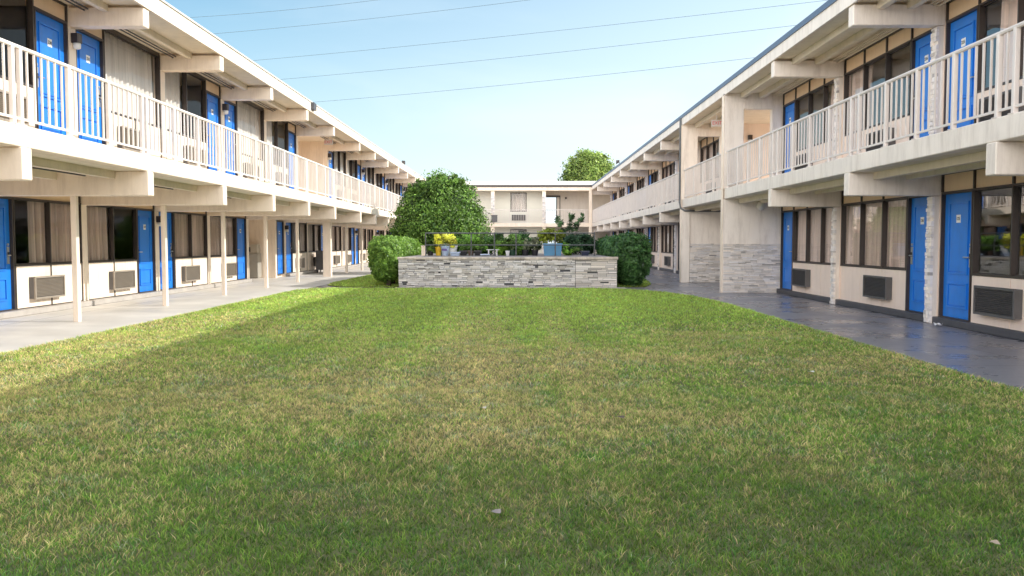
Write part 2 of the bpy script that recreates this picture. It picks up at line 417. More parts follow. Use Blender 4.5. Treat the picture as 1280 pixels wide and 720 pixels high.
for e in FL:
    b_ = MB(); w = .11
    b_.box(I3, XL, EL + .02, e - w, e + w, 2.18, ZB - .004); b_.build('balcony_beam', M['white'], left, bevel=.012)
    b_ = MB(); b_.box(I3, XLu, EL + .0, e - w, e + w, 5.04, CE - .045); b_.build('roof_beam', M['white'], left, bevel=.012)
    b_ = MB()
    if abs(e - 34.4) < .1: b_.rbox(I3, -7.86, -7.54, e - .12, e + .12, .002, 2.178, .01)
    else: b_.rbox(I3, -7.725, -7.625, e - .05, e + .05, .002, 2.178, .01)
    b_.build('post', M['white'], left)
for i in range(len(FL) - 1):
    a, b = FL[i] + .11, FL[i + 1] - .11
    for x, z0, z1, nm in ((-6.95, 2.47, ZB - .003, 'joist'), (-7.95, 2.45, ZB - .003, 'joist'), (-7.0, 5.28, CE - .002, 'joist')):
        j = MB(); j.box(I3, x - .05, x + .05, a + .002, b - .002, z0, z1); j.build(nm, M['ceil'], left)
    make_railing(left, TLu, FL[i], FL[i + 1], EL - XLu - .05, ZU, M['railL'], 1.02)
c = MB()
for x, z in ((-7.3, 5.33), (-7.36, 5.31), (-7.3, 2.53), (-7.42, 2.52)): c.tube([(x, FL[0], z), (x, 66, z)], .014, 6)
c.build('conduit', M['curb'], left)
s = MB(); s.box(I3, EL + .03, EL + .12, 26.2, 26.55, CE + .03, CE + .24); s.build('scupper', M['curb'], left)

# ================================================================== RIGHT WING
XR, ER = 7.15, 5.60
right = thing('motel_wing', 'shaded two storey motel wing with stone piers along the right walkway', 'motel building', (9., 30., 0))
FR = [14.65 + 4.45 * k for k in range(-4, 3)] + [29.4] + [33.9 + 4.5 * k for k in range(0, 8)]
FR = [round(x, 3) for x in FR]; FR[-1] = 65.3
B1, B2 = 23.45, 29.4
FR[6] = B1
TR = lambda u, v, z: (XR - v, u, z)
ZUR, ZBR = 2.84, 2.56
wr = MB()
CR = {(0, 3): [(0, .62)], (0, 4): [(0, 1.)], (0, 5): [(0, 1.)], (1, 3): [(.05, .9)], (1, 4): [(.68, 1.)], (1, 5): [(.0, .3)], (0,2): [(0,1)]}
for fl in (0, 1):
    z0 = ZUR if fl else 0.; ce = CE if fl else ZBR
    for i in range(len(FR) - 1):
        a, b = FR[i], FR[i + 1]
        if abs(a - B1) < .1: continue
        if a < 24: k = round((a - 14.65) / 4.45); door = 'lo' if k % 2 == 0 else 'hi'
        else:
            k = round((a - 29.4) / 4.5); door = 'hi' if k % 2 == 1 else 'lo'
        cur = CR.get((fl, i), random.choice([[(0, 1.)], [(0, .66)], [(.34, 1.)], [(0, 1.)]]))
        unit(right, wr, TR, a, b, z0, ce, door, 3, cur, M['curt'], M['glassr'], 'R', str((200 if fl else 100) + 22 + i), True, lamp=(fl == 0 and i > 30))
    for e in FR:
        if e in (B1, B2): continue
        wr.box(TR, e - .11, e + .11, -.14, .02, z0, ce, 0)
# passage
for z0, ce in ((0, ZBR), (ZUR + .003, CE)):
    wr.box(TR, B1 + .07, B1 + .12, -5.3, -.14, z0, ce, 0); wr.box(TR, B2 - .12, B2 - .07, -5.3, -.14, z0, ce, 0)
wr.box(TR, FR[0], B1 + .1, -5.6, -5.42, 0, CE, 0); wr.box(TR, B2 - .1, 66.5, -5.6, -5.42, 0, CE, 0)
wr.build('wall', WALLM, right)
# blade walls
for e, x0 in ((B1, ER - .03), (B2, ER - .03)):
    b_ = MB()
    b_.box(I3, x0, XR + .1, e - .1, e + .1, .002, ZBR - .002, 0)
    zt = 4.98
    b_.box(I3, x0, 6.10, e - .1, e + .1, ZUR + .002, CE - .002, 0); b_.box(I3, 6.86, XR + .1, e - .1, e + .1, ZUR + .002, CE - .002, 0)
    b_.box(I3, 6.10, 6.86, e - .1, e + .1, zt, CE - .002, 0)
    b_.box(I3, x0 - .02, x0 - .001, e - .11, e + .11, .002, CE - .05, 1)
    if e == B2: b_.box(I3, x0 - .001, x0 + .28, e - .16, e - .101, .002, ZBR - .002, 0)
    b_.build('blade_wall', [M['rpaint'], M['white']], right, bevel=.008)
    st = MB(); Tb = lambda u, v, z: (u, e - .1 - v, z)
    stones(st, Tb, x0 + (.29 if e == B2 else .02), XR, .01, 1.34, row=.042, lmin=.08, lmax=.32); st.build('stone_cladding', M['stone'], right, tint=True)
    if e == B2:
        st = MB(); Tb2 = lambda u, v, z: (u, e - .12 - v, z); stones(st, Tb2, XR, 12.3, .01, 1.34, row=.042, lmin=.08, lmax=.32); st.build('stone_cladding', M['stone'], right, tint=True)
# pilasters with stone
for e in FR:
    if e in (B1, B2): continue
    for z0, z1 in ((.0, 2.16), (ZUR, 5.0)):
        b_ = MB(); b_.box(TR, e - .095, e + .095, .021, .125, z0 + .002, z1, 0); b_.build('pilaster', M['rpaint'], right, bevel=.006)
        st = MB(); stones(st, TR, e - .098, e + .098, z0 + .01, z1 - .01, v0=.127, row=.055, lmin=.07, lmax=.15, warm=.02, dark=1.2)
        for sg in (1, -1):
            Ts = (lambda u, v, z, sg=sg, e=e: (XR - u, e + sg * (.08 + v), z)); stones(st, Ts, .03, .26, z0 + .01, z1 - .01, row=.07, lmin=.1, lmax=.2, warm=.02, dep=.02, dark=1.2) if e > 30 and sg < 0 and False else None
        st.build('stone_cladding', M['stone'], right, tint=True)
for a, b in ((FR[0], B1 - .1), (B2 + .1, FR[-1])):
    p = MB(); p.box(TR, a, b, -.02, .10, .002, .12); p.build('plinth', M['curb'], right, bevel=.012)
s = MB(); s.box(I3, ER, 12.72, FR[0], 66.5, ZBR, ZUR); s.build('gallery_slab', M['rpaint'], right, bevel=.01)
s = MB(); s.box(I3, ER + .18, XR + .1, FR[0], 66.4, ZBR - .002, ZBR - .0015); s.build('lower_ceiling', M['ceil'], right, recalc=False)
s = MB(); s.box(I3, ER + .02, 12.8, FR[0], 66.5, CE, CE + .16, 1); s.box(I3, ER - .03, ER + .02, FR[0], 66.5, CE - .04, CE + .2, 0)
s.box(I3, ER - .055, ER + .1, FR[0], 66.5, CE + .2, CE + .31, 2); s.box(I3, ER + .1, 12.8, FR[0], 66.5, CE + .16, CE + .22, 2)
s.build('roof', [M['rpaint'], M['ceil'], M['roofm']], right)
for e in FR:
    if e in (B1, B2): continue
    w = .11
    b_ = MB(); b_.box(I3, ER - .02, XR, e - w, e + w, 2.17, ZBR - .004); b_.build('balcony_beam', M['rpaint'], right, bevel=.012)
    b_ = MB(); b_.box(I3, ER - .0, XR, e - w, e + w, 5.01, CE - .045); b_.build('roof_beam', M['rpaint'], right, bevel=.012)
for i in range(len(FR) - 1):
    a, b = FR[i] + .11, FR[i + 1] - .11
    for x, z0, z1 in ((6.05, 2.44, ZBR - .003), (6.6, 2.44, ZBR - .003), (6.05, 5.27, CE - .002), (6.55, 5.27, CE - .002)):
        j = MB(); j.box(I3, x - .055, x + .055, a + .002, b - .002, z0, z1); j.build('joist', M['ceil'], right)
    aa, bb = FR[i] + (.12 if FR[i] in (B1, B2) else 0), FR[i + 1] - (.12 if FR[i + 1] in (B1, B2) else 0)
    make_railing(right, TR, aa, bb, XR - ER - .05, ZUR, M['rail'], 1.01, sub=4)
c = MB()
for x, z in ((6.93, 5.34), (6.99, 5.31), (6.87, 5.35), (6.95, 2.5)): c.tube([(x, FR[0], z), (x, B1 - .12, z)], .014, 6); c.tube([(x, B2 + .12, z), (x, 65, z)], .014, 6)
c.build('conduit', M['ceil'], right)
c = MB(); c.tube([(ER - .08, B2 - .02, 5.6), (ER - .08, B2 - .02, 5.3), (ER - .08, B2 - .02, 2.75), (ER - .06, B2 - .1, 2.55), (ER + .05, B2 - .2, 2.46), (XR - .1, B2 - .2, 2.44), (9.5, B2 - .2, 2.44)], .035, 10)
c.build('downpipe', M['fence'], right, smooth=True)
g = MB(); g.lathe(6.57, 2.37, [(.001, .0), (.06, .0), (.06, .02), (.1, .04), (.125, .09), (.11, .15), (.06, .19), (.001, .2)], 20, 0, lambda p, q, r: (p, B1 - .1 - r, q))
g.build('globe_lamp', M['lamp'], right, smooth=True)
wall_lamp(right, lambda u, v, z: (u, B2 - .12 - v, z), 7.85, 4.85)
wall_lamp(right, TR, 27.0 + 100, 1.9) if False else None

# ================================================================== FAR WING
YF, EF = 66.62, 65.0
far = thing('motel_wing', 'far two storey motel wing with pale siding closing the courtyard', 'motel building', (0., 68., 0))
TF = lambda u, v, z: (u, YF - v, z)
FX = [-9.75, -5.85, -1.95, 1.95]
wf = MB()
FARM = [M['farw'], M['siding'], M['siding'], M['room']]
for fl in (0, 1):
    z0 = ZUR if fl else 0.; ce = CE if fl else ZBR
    for i in range(3):
        a, b = FX[i], FX[i + 1]; c0 = (a + b) / 2
        wf.box(TF, a, c0 - .63, -.15, 0, z0, ce, 1); wf.box(TF, c0 + .63, b, -.15, 0, z0, ce, 1)
        wf.box(TF, c0 - .63, c0 + .63, -.15, 0, z0, z0 + .93, 1); wf.box(TF, c0 - .63, c0 + .63, -.15, 0, z0 + 2.4, ce, 1)
        make_window(far, TF, c0 - .63, c0 + .63, z0 + .93, z0 + 2.4, 1, [(0, 1)] if fl else [(0, .5)], M['curtg'], M['glass'])
        make_ac(far, TF, c0 - .5, z0 + .25, True)
        for e in (a, b): wf.box(TF, e - .06, e + .06, -4, -.15, z0 + .002, ce, 3)
        wf.box(TF, a + .06, b - .06, -4.15, -4, z0 + .002, ce, 3)
    wf.box(TF, -14.6, FX[0], -.15, 0, z0, ce, 1)
    # passage bay with opening to the outside
    wf.box(TF, 3.05, 12.7, -1.35, -1.2, z0 + .002, ce, 0)
    wf.box(TF, 1.95, 2.0, -4, -.15, z0 + .002, ce, 0); wf.box(TF, 2.0, 3.05, -1.35, -1.2, z0 + 2.1, ce, 0)
wf.build('wall', FARM, far)
d = MB(); d.box(TF, 2.98, 3.05, -1.2, -1.16, ZUR, ZUR + 2.2); d.box(TF, 3.25, 3.31, -1.2, -1.16, ZUR, ZUR + 2.2); d.box(TF, 1.98, 3.31, -1.2, -1.15, ZUR + 2.1, ZUR + 2.24); d.build('door_frame', M['dark'], far)
wall_lamp(far, lambda u, v, z: (u, YF + 1.2 - v, z), 3.75, ZUR + 1.95)
s = MB(); s.box(I3, EL + .02, ER - .02, EF, YF, ZBR, ZUR, 0); s.box(I3, -14.6, 12.7, YF + .001, YF + 4.3, ZBR, ZUR, 0); s.build('gallery_slab', M['white'], far, bevel=.01)
s = MB(); s.box(I3, EL + .05, ER - .05, EF + .0, YF + .3, CE + .001, CE + .16, 1); s.box(I3, EL + .05, ER - .05, EF - .03, EF - .001, CE - .1, CE + .16, 0); s.box(I3, EL + .05, ER - .055, EF - .09, EF + .1, CE + .16, CE + .32, 2)
s.box(I3, -14.6, 12.7, YF + .3, YF + 4.3, CE, CE + .16, 1)
s.build('roof', [M['white'], M['ceil'], M['dark']], far)
s = MB(); s.box(I3, -14, 1.5, 66.0, 66.3, CE + .17, 6.02); s.box(I3, 1.5, 12, 66.0, 66.3, CE + .17, 6.09); s.box(I3, -14, 1.5, 65.95, 66.35, 6.02, 6.07); s.build('parapet', M['roofw'], far)
for x, w in ((-9.75, .14), (-5.85, .14), (-1.95, .14), (1.95, .14)):
    for z0, z1 in ((.002, ZBR - .002), (ZUR + .002, CE - .002)):
        b_ = MB(); b_.rbox(I3, x - w, x + w, EF + .1, EF + .36, z0, z1, .01); b_.build('post', M['white'], far)
        st = MB(); Ts = lambda u, v, z: (u, EF + .1 - v, z); stones(st, Ts, x - .14, x + .14, z0, z1 - .45, row=.08, lmin=.1, lmax=.2); st.build('stone_cladding', M['stone'], far, tint=True)
b_ = MB(); b_.rbox(I3, 5.35, 5.58, EF - .1, EF + .2, .002, CE - .11, .01); b_.build('corner_post', M['white'], far)
for a, b in ((EL + .05, -5.85), (-5.85, -1.95), (-1.95, 1.95), (1.95, 5.3)): make_railing(far, lambda u, v, z: (u, EF + .06 - v, z), a, b, 0, ZUR, M['rail'], 1.03, sub=3, sp=.13)
# dark box hung on the far railing
db = MB(); db.rbox(I3, -2.05, -1.6, EF - .16, EF - .02, ZUR + .08, ZUR + .58, .01); db.box(I3, -2.08, -1.57, EF - .18, EF - .0, ZUR + .58, ZUR + .61); db.box(I3, -2.0, -1.65, EF - .165, EF - .161, ZUR + .13, ZUR + .5, 0)
tag(db.build('equipment_box', M['acdark']), 'dark square box mounted outside the far balcony railing beside a post', 'box')

# ================================================================== EXIT signs
def exit_sign(x, y, z, flip, label, w=.32, h=.2):
    r = thing('exit_sign', label, 'exit sign', (x, y, z - h / 2), 'exit signs hanging under the balcony roofs')
    T = lambda u, v, zz: (x + u, y - v, z + zz)
    a = MB(); a.rbox(T, -w / 2, w / 2, -.03, .03, -h / 2, h / 2, .006); a.build('housing', M['exitw'], r)
    t = MB(); text_mesh(t, 'EXIT', T, 0, .033, 0, h * .72, 0); t.build('lettering', M['red'], r)
    b = MB(); b.tube([T(0, 0, h / 2), T(0, 0, CE - z - .01)], .012, 8); b.lathe(x, y, [(.001, CE - .03), (.05, CE - .03), (.05, CE - .004), (.001, CE - .004)], 12); b.build('hanger', M['exitw'], r)
exit_sign(6.07, 26.4, 5.02, False, 'EXIT sign hanging under the right balcony roof between the two blade walls')
exit_sign(-7.12, 32.2, 5.13, False, 'EXIT sign hanging under the left balcony roof by the open passage')

# ================================================================== ground
def sheet(name, pts, z, m, label, thick=0, kind='structure'):
    me = bpy.data.meshes.new(name); n = len(pts)
    if thick: me.from_pydata([(x, y, z) for x, y in pts] + [(x, y, z - thick) for x, y in pts], [], [tuple(range(n))] + [(i, n + i, n + (i + 1) % n, (i + 1) % n) for i in range(n)])
    else: me.from_pydata([(x, y, z) for x, y in pts], [], [tuple(range(n))])
    me.materials.append(m)
    bm = bmesh.new(); bm.from_mesh(me); bmesh.ops.recalc_face_normals(bm, faces=bm.faces); bm.to_mesh(me); bm.free()
    if me.polygons[0].normal.z < 0:
        me.flip_normals()
    o = bpy.data.objects.new(name, me); COL.objects.link(o); WO[o] = Vector()
    return tag(o, label, name.replace('_', ' '), kind=kind)

def concrete(name, col, rough, var=.2, spec=.5, rmin=.2, blot=.5, jointy=3.72, jx=0.):
    m, nt, b = new_mat(name); N, L = nt.nodes, nt.links
    geo = N.new('ShaderNodeNewGeometry')
    n1 = N.new('ShaderNodeTexNoise'); n1.inputs['Scale'].default_value = .9; n1.inputs['Detail'].default_value = 10; n1.inputs['Roughness'].default_value = .6
    L.new(geo.outputs['Position'], n1.inputs['Vector'])
    rp = N.new('ShaderNodeValToRGB'); e = rp.color_ramp.elements; e[0].position = .32; e[1].position = .7
    e[0].color = tuple(c * (1 - var) for c in col) + (1,); e[1].color = tuple(c * (1 + var) for c in col) + (1,)
    L.new(n1.outputs['Fac'], rp.inputs['Fac'])
    n2 = N.new('ShaderNodeTexNoise'); n2.inputs['Scale'].default_value = 7; n2.inputs['Detail'].default_value = 8; n2.inputs['Roughness'].default_value = .75
    L.new(geo.outputs['Position'], n2.inputs['Vector'])
    mr = N.new('ShaderNodeMapRange'); mr.inputs['From Min'].default_value = .6; mr.inputs['From Max'].default_value = .75; mr.inputs['To Max'].default_value = blot
    L.new(n2.outputs['Fac'], mr.inputs['Value'])
    mx = N.new('ShaderNodeMix'); mx.data_type = 'RGBA'; L.new(mr.outputs[0], mx.inputs['Factor']); L.new(rp.outputs[0], mx.inputs[6]); mx.inputs[7].default_value = tuple(c * .6 for c in col) + (1,)
    # control joints across (every jointy metres of y) and one lengthwise line
    sep = N.new('ShaderNodeSeparateXYZ'); L.new(geo.outputs['Position'], sep.inputs[0])
    def line(src, off, per, w):
        a = N.new('ShaderNodeMath'); a.operation = 'ADD'; a.inputs[1].default_value = off; L.new(src, a.inputs[0])
        p_ = N.new('ShaderNodeMath'); p_.operation = 'PINGPONG'; p_.inputs[1].default_value = per / 2; L.new(a.outputs[0], p_.inputs[0])
        c_ = N.new('ShaderNodeMath'); c_.operation = 'LESS_THAN'; c_.inputs[1].default_value = w; L.new(p_.outputs[0], c_.inputs[0])
        return c_.outputs[0]
    l1 = line(sep.outputs['Y'], 100 * jointy - 14.0, jointy, .008)
    l2 = line(sep.outputs['X'], jx, 40, .008)
    mm = N.new('ShaderNodeMath'); mm.operation = 'MAXIMUM'; L.new(l1, mm.inputs[0]); L.new(l2, mm.inputs[1])
    m2 = N.new('ShaderNodeMix'); m2.data_type = 'RGBA'; L.new(mm.outputs[0], m2.inputs['Factor']); L.new(mx.outputs[2], m2.inputs[6]); m2.inputs[7].default_value = tuple(c * .3 for c in col) + (1,)
    L.new(m2.outputs[2], b.inputs['Base Color'])
    r = N.new('ShaderNodeMapRange'); r.inputs['From Min'].default_value = .35; r.inputs['From Max'].default_value = .68; r.inputs['To Min'].default_value = rmin; r.inputs['To Max'].default_value = rough
    L.new(n1.outputs['Fac'], r.inputs['Value']); L.new(r.outputs[0], b.inputs['Roughness'])
    b.inputs['Specular IOR Level'].default_value = spec
    bp = N.new('ShaderNodeBump'); bp.inputs['Strength'].default_value = .25; bp.inputs['Distance'].default_value = .006
    L.new(n2.outputs['Fac'], bp.inputs['Height']); L.new(bp.outputs[0], b.inputs['Normal'])
    return m
M['walkL'] = concrete('light_concrete', (.64, .61, .57), .7, .14, rmin=.45, jointy=3.72, jx=8.6)
M['walkR'] = concrete('grey_painted_concrete', (.245, .24, .27), .50, .14, spec=.55, rmin=.17, blot=.3, jointy=4.45, jx=-5.9)
M['soil'] = mat('lawn_soil', (.14, .15, .06), .95, .35, 6, .8, 60, dirt=.5, dirtcol=(.12, .09, .05))
M['ground'] = mat('outer_ground', (.10, .10, .07), .95, .25, .3)

sheet('ground', [(-900, -900), (900, -900), (900, 900), (-900, 900)], -.06, M['ground'], 'open ground reaching out beyond the motel')
sheet('left_walkway', [(-14.6, -4.2), (-6.3, -4.2), (-6.3, 25), (-6.3, 66.4), (-14.6, 66.4)], 0., M['walkL'], 'pale concrete walkway under the left balcony')
sheet('right_walkway', [(4.6, -4.2), (12.8, -4.2), (12.8, 66.4), (4.6, 66.4)], .0, M['walkR'], 'dark grey painted walkway under the right balcony')
sheet('far_walkway', [(-6.3, 41), (4.6, 41), (4.6, 72), (-6.3, 72)], -.002, M['walkL'], 'concrete paving at the far end of the courtyard')
sheet('cross_path', [(-6.3, 24.4), (4.6, 19.4), (4.6, 41), (-6.3, 41)], -.004, M['walkR'], 'grey path between the lawn and the stone planter')
def arc(cx, cy, r, a0, a1, n=10): return [(cx + r * math.cos(R(a0 + (a1 - a0) * i / n)), cy + r * math.sin(R(a0 + (a1 - a0) * i / n))) for i in range(n + 1)]
LAWN = [(-6.3, -4.2), (4.6, -4.2), (4.6, 19.6)] + [(4.55, 20.6), (4.42, 21.6), (4.2, 22.6), (3.9, 23.5), (3.5, 24.3), (3.05, 24.85), (2.6, 25.15)] + [(2.2, 25.3), (-5.0, 25.3)] + arc(-5.3, 24.3, 1.0, 90, 180, 6)
LP = [(-3.72, 26.1), (-3.72, 40.8), (-6.2, 40.8), (-6.28, 28.5), (-6.1, 27.2), (-5.6, 26.4), (-5.0, 26.1)]
RP = [(3.05, 26.1), (3.6, 26.1), (3.9, 26.8), (4.3, 29.4), (5.0, 30.5), (5.15, 32.), (5.15, 40.8), (3.05, 40.8)]
RP = [(3.05, 26.15), (3.9, 26.3), (4.35, 28.), (4.58, 30.2), (4.58, 40.8), (3.05, 40.8)]
sheet('lawn', LAWN, .012, M['soil'], 'mown green lawn filling the courtyard', .012)
sheet('left_verge', LP, .011, M['soil'], 'small grass verge left of the stone planter', .011)
sheet('right_verge', RP, .011, M['soil'], 'small grass verge right of the stone planter', .011)

# ------------------------------------------------------------------ grass blades
def vnoise(x, y, s, seed):
    r = np.random.default_rng(seed); G = r.random((256, 256))
    xx, yy = x / s + 100, y / s + 100; xi, yi = np.floor(xx).astype(int), np.floor(yy).astype(int); fx, fy = xx - xi, yy - yi
    fx = fx * fx * (3 - 2 * fx); fy = fy * fy * (3 - 2 * fy)
    g = lambda i, j: G[i % 256, j % 256]
    return (g(xi, yi) * (1 - fx) + g(xi + 1, yi) * fx) * (1 - fy) + (g(xi, yi + 1) * (1 - fx) + g(xi + 1, yi + 1) * fx) * fy
def fbm(x, y, s, seed): return (vnoise(x, y, s, seed) * .5 + vnoise(x, y, s / 2.1, seed + 1) * .3 + vnoise(x, y, s / 4.3, seed + 2) * .2)
def inpoly(x, y, P):
    ins = np.zeros(len(x), bool); n = len(P)
    for i in range(n):
        x1, y1 = P[i]; x2, y2 = P[(i + 1) % n]
        if y1 == y2: continue
        c = ((y1 > y) != (y2 > y)) & (x < (x2 - x1) * (y - y1) / (y2 - y1) + x1); ins ^= c
    return ins
def grass_points():
    X = []; Y = []; W = []
    for (y0, y1, dens, w) in ((1.6, 5.2, 9500, .0040), (5.2, 8, 6500, .0056), (8, 13, 3000, .0085), (13, 19, 1300, .013), (19, 25.3, 1000, .018)):
        hw = y1 * .62 + 2.0; x0, x1 = max(-6.3, -hw), min(4.6, hw); n = int((x1 - x0) * (y1 - y0) * dens)
        x = rng.uniform(x0, x1, n); y = rng.uniform(y0, y1, n); k = inpoly(x, y, LAWN)
        X.append(x[k]); Y.append(y[k]); W.append(np.full(k.sum(), w))
    for P in (LP, RP):
        a = np.array(P); lo, hi = a.min(0), a.max(0); n = int((hi - lo).prod() * 700)
        x = rng.uniform(lo[0], hi[0], n); y = rng.uniform(lo[1], hi[1], n); k = inpoly(x, y, P)
        X.append(x[k]); Y.append(y[k]); W.append(np.full(k.sum(), .022))
    # ragged overhang along the walkway edges
    n = 9000; y = rng.uniform(5, 24, n); x = np.where(rng.random(n) < .5, -6.3 - rng.random(n) ** 2 * .06, 4.6 + rng.random(n) ** 2 * .06)
    k = (x < 0) | (y < 19.6); X.append(x[k]); Y.append(y[k]); W.append(np.full(k.sum(), .007))
    return map(np.concatenate, (X, Y, W))
def build_grass():
    x, y, w = grass_points(); n = len(x)
    ang = rng.uniform(0, 2 * np.pi, n); lean = rng.uniform(.2, 1.5, n); la = rng.uniform(0, 2 * np.pi, n)
    clump = fbm(x, y, .35, 3)
    h = (.013 + .019 * rng.random(n)) * (.7 + .7 * clump) * (1 + np.clip(y - 8, 0, 14) * .03)
    h *= .55 + .95 * vnoise(x, y, .03, 51)
    tall = rng.random(n) < .003; h[tall] *= 1.5
    w = w * rng.uniform(.6, 1.3, n)
    ca, sa = np.cos(ang), np.sin(ang); lx, ly = np.cos(la) * lean, np.sin(la) * lean
    z0 = np.full(n, .010)
    P = np.zeros((n, 5, 3), np.float32)
    P[:, 0] = np.c_[x - ca * w / 2, y - sa * w / 2, z0]; P[:, 1] = np.c_[x + ca * w / 2, y + sa * w / 2, z0]
    mx, my, mz = x + lx * h * .35, y + ly * h * .35, z0 + h * .6
    P[:, 2] = np.c_[mx + ca * w * .42, my + sa * w * .42, mz]; P[:, 3] = np.c_[mx - ca * w * .42, my - sa * w * .42, mz]
    P[:, 4] = np.c_[x + lx * h * 1.0, y + ly * h * 1.0, z0 + h]
    # colours
    big = fbm(x, y, 2.6, 11); mid = fbm(x, y, .55, 21); sm = fbm(x, y, .14, 31)
    mic = vnoise(x, y, .03, 51); mic2 = vnoise(x, y, .014, 52); dry = (big - .5) * 1.1 + (mid - .5) * .8 + (sm - .5) * .5 + (mic - .5) * .35  # dry: dryness of the lawn, plus sun brightening added below
    dry += .42 * np.exp(-(((x + 2.6) / 3.0) ** 2 + ((y - 6.6) / 2.6) ** 2)) + .30 * np.exp(-(((x - .3) / 1.5) ** 2 + ((y - 9) / 2.6) ** 2)) + .2 * np.exp(-(((x - 3) / 1.6) ** 2 + ((y - 8.5) / 3.5) ** 2))  # dry patches; the middle one also stands in for window-reflected sun
    dry += .22 * np.clip((-3.9 - x) / 1.2, 0, 1)  # extra straw colour put in to brighten the sunlit strip by the left walkway
    dry -= .35 * np.clip((5.0 - y) / 2, 0, 1) * np.clip((x + 1.6) / 1.5, 0, 1) + .40 * np.clip((y - 12) / 5, 0, 1)
    straw = rng.random(n) < np.clip(.24 + dry * .85 + .20 * np.clip(-x / 4, 0, 1) * np.clip((14 - y) / 5, 0, 1), .05, .8); bl_ = rng.uniform(.45, 1., n)[:, None]  # straw: dry blades and blades paled to stand in for sun
    sun_streak = np.exp(-((x + .28 + (y - 6) * .05) / .55) ** 4) + np.exp(-((x - .62 - (y - 6) * .0) / .22) ** 4) * .8  # sun reflected off the left windows, put into blade colour as pale streaks
    sun_streak = np.clip(sun_streak, 0, 1) * np.clip((y - 5.3) / .5, 0, 1) * np.clip((19 - y) / 6, 0, 1) * (.6 + .6 * fbm(x, y, .5, 61))
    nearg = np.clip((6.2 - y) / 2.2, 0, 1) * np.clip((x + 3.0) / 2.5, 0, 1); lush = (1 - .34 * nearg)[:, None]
    straw |= rng.random(n) < sun_streak * .62; s_lift = 1
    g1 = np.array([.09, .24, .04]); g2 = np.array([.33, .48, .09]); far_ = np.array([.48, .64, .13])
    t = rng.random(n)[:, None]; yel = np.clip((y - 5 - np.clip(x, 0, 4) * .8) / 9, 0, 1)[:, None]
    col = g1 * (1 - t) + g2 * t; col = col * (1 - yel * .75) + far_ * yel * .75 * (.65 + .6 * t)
    s1 = np.array([.86, .70, .40]); s2 = np.array([.56, .38, .19]); t2 = rng.random(n)[:, None]
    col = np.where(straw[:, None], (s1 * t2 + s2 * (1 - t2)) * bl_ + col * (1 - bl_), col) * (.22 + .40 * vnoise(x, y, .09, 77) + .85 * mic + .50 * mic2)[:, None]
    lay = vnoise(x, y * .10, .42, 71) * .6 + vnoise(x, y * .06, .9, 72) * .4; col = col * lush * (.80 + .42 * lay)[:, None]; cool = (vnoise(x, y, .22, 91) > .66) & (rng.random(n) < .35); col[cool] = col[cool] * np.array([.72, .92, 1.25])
    me = bpy.data.meshes.new('grass'); nf = 2 * n
    me.vertices.add(5 * n); me.vertices.foreach_set('co', P.ravel())
    li = np.empty((n, 7), np.int32); b0 = (np.arange(n) * 5)[:, None]
    li[:] = b0 + np.array([0, 1, 2, 3, 3, 2, 4])
    me.loops.add(7 * n); me.loops.foreach_set('vertex_index', li.ravel())
    st = np.empty((n, 2), np.int32); st[:, 0] = np.arange(n) * 7; st[:, 1] = st[:, 0] + 4
    me.polygons.add(nf); me.polygons.foreach_set('loop_start', st.ravel())
    me.update(calc_edges=True)
    ca_ = me.color_attributes.new('tint', 'FLOAT_COLOR', 'POINT')
    c4 = np.ones((n, 5, 4), np.float32); c4[:, :, :3] = col[:, None, :]; c4[:, 0:2, :3] *= .55; c4[:, 4, :3] *= 1.3  # feet darkened and tips lightened in colour, standing in for shade between blades
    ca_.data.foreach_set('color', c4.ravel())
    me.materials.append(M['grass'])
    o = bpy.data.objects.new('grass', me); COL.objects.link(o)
    tag(o, 'short mown grass with dry straw patches and painted light streaks covering the courtyard lawn', 'grass', kind='stuff')
build_grass()

# ------------------------------------------------------------------ foliage
def leaf_mesh(name, pts, nrm, size, cols, parent, mat_, spread=.9, aspect=.55, origin=None):
    n = len(pts)
    r = rng.normal(size=(n, 3)); d = nrm + r * spread; d /= np.linalg.norm(d, axis=1)[:, None] + 1e-9
    up = rng.normal(size=(n, 3)); a = np.cross(d, up); a /= np.linalg.norm(a, axis=1)[:, None] + 1e-9; b = np.cross(d, a)
    s = (size * rng.uniform(.6, 1.35, n))[:, None]
    P = np.empty((n, 4, 3), np.float32)
    P[:, 0] = pts - a * s; P[:, 1] = pts + b * s * aspect + d * s * .12; P[:, 2] = pts + a * s; P[:, 3] = pts - b * s * aspect + d * s * .12
    org = np.array(origin if origin is not None else (pts[:, 0].mean(), pts[:, 1].mean(), pts[:, 2].min()))
    P -= org
    me = bpy.data.meshes.new(name); me.vertices.add(4 * n); me.vertices.foreach_set('co', P.ravel())
    me.loops.add(4 * n); me.loops.foreach_set('vertex_index', np.arange(4 * n, dtype=np.int32))
    me.polygons.add(n); me.polygons.foreach_set('loop_start', (np.arange(n) * 4).astype(np.int32))
    me.update(calc_edges=True)
    ca_ = me.color_attributes.new('tint', 'FLOAT_COLOR', 'POINT'); c4 = np.ones((n, 4, 4), np.float32); c4[:, :, :3] = cols[:, None, :]
    ca_.data.foreach_set('color', c4.ravel()); me.materials.append(mat_)
    return link(name, me, Vector(org), parent)

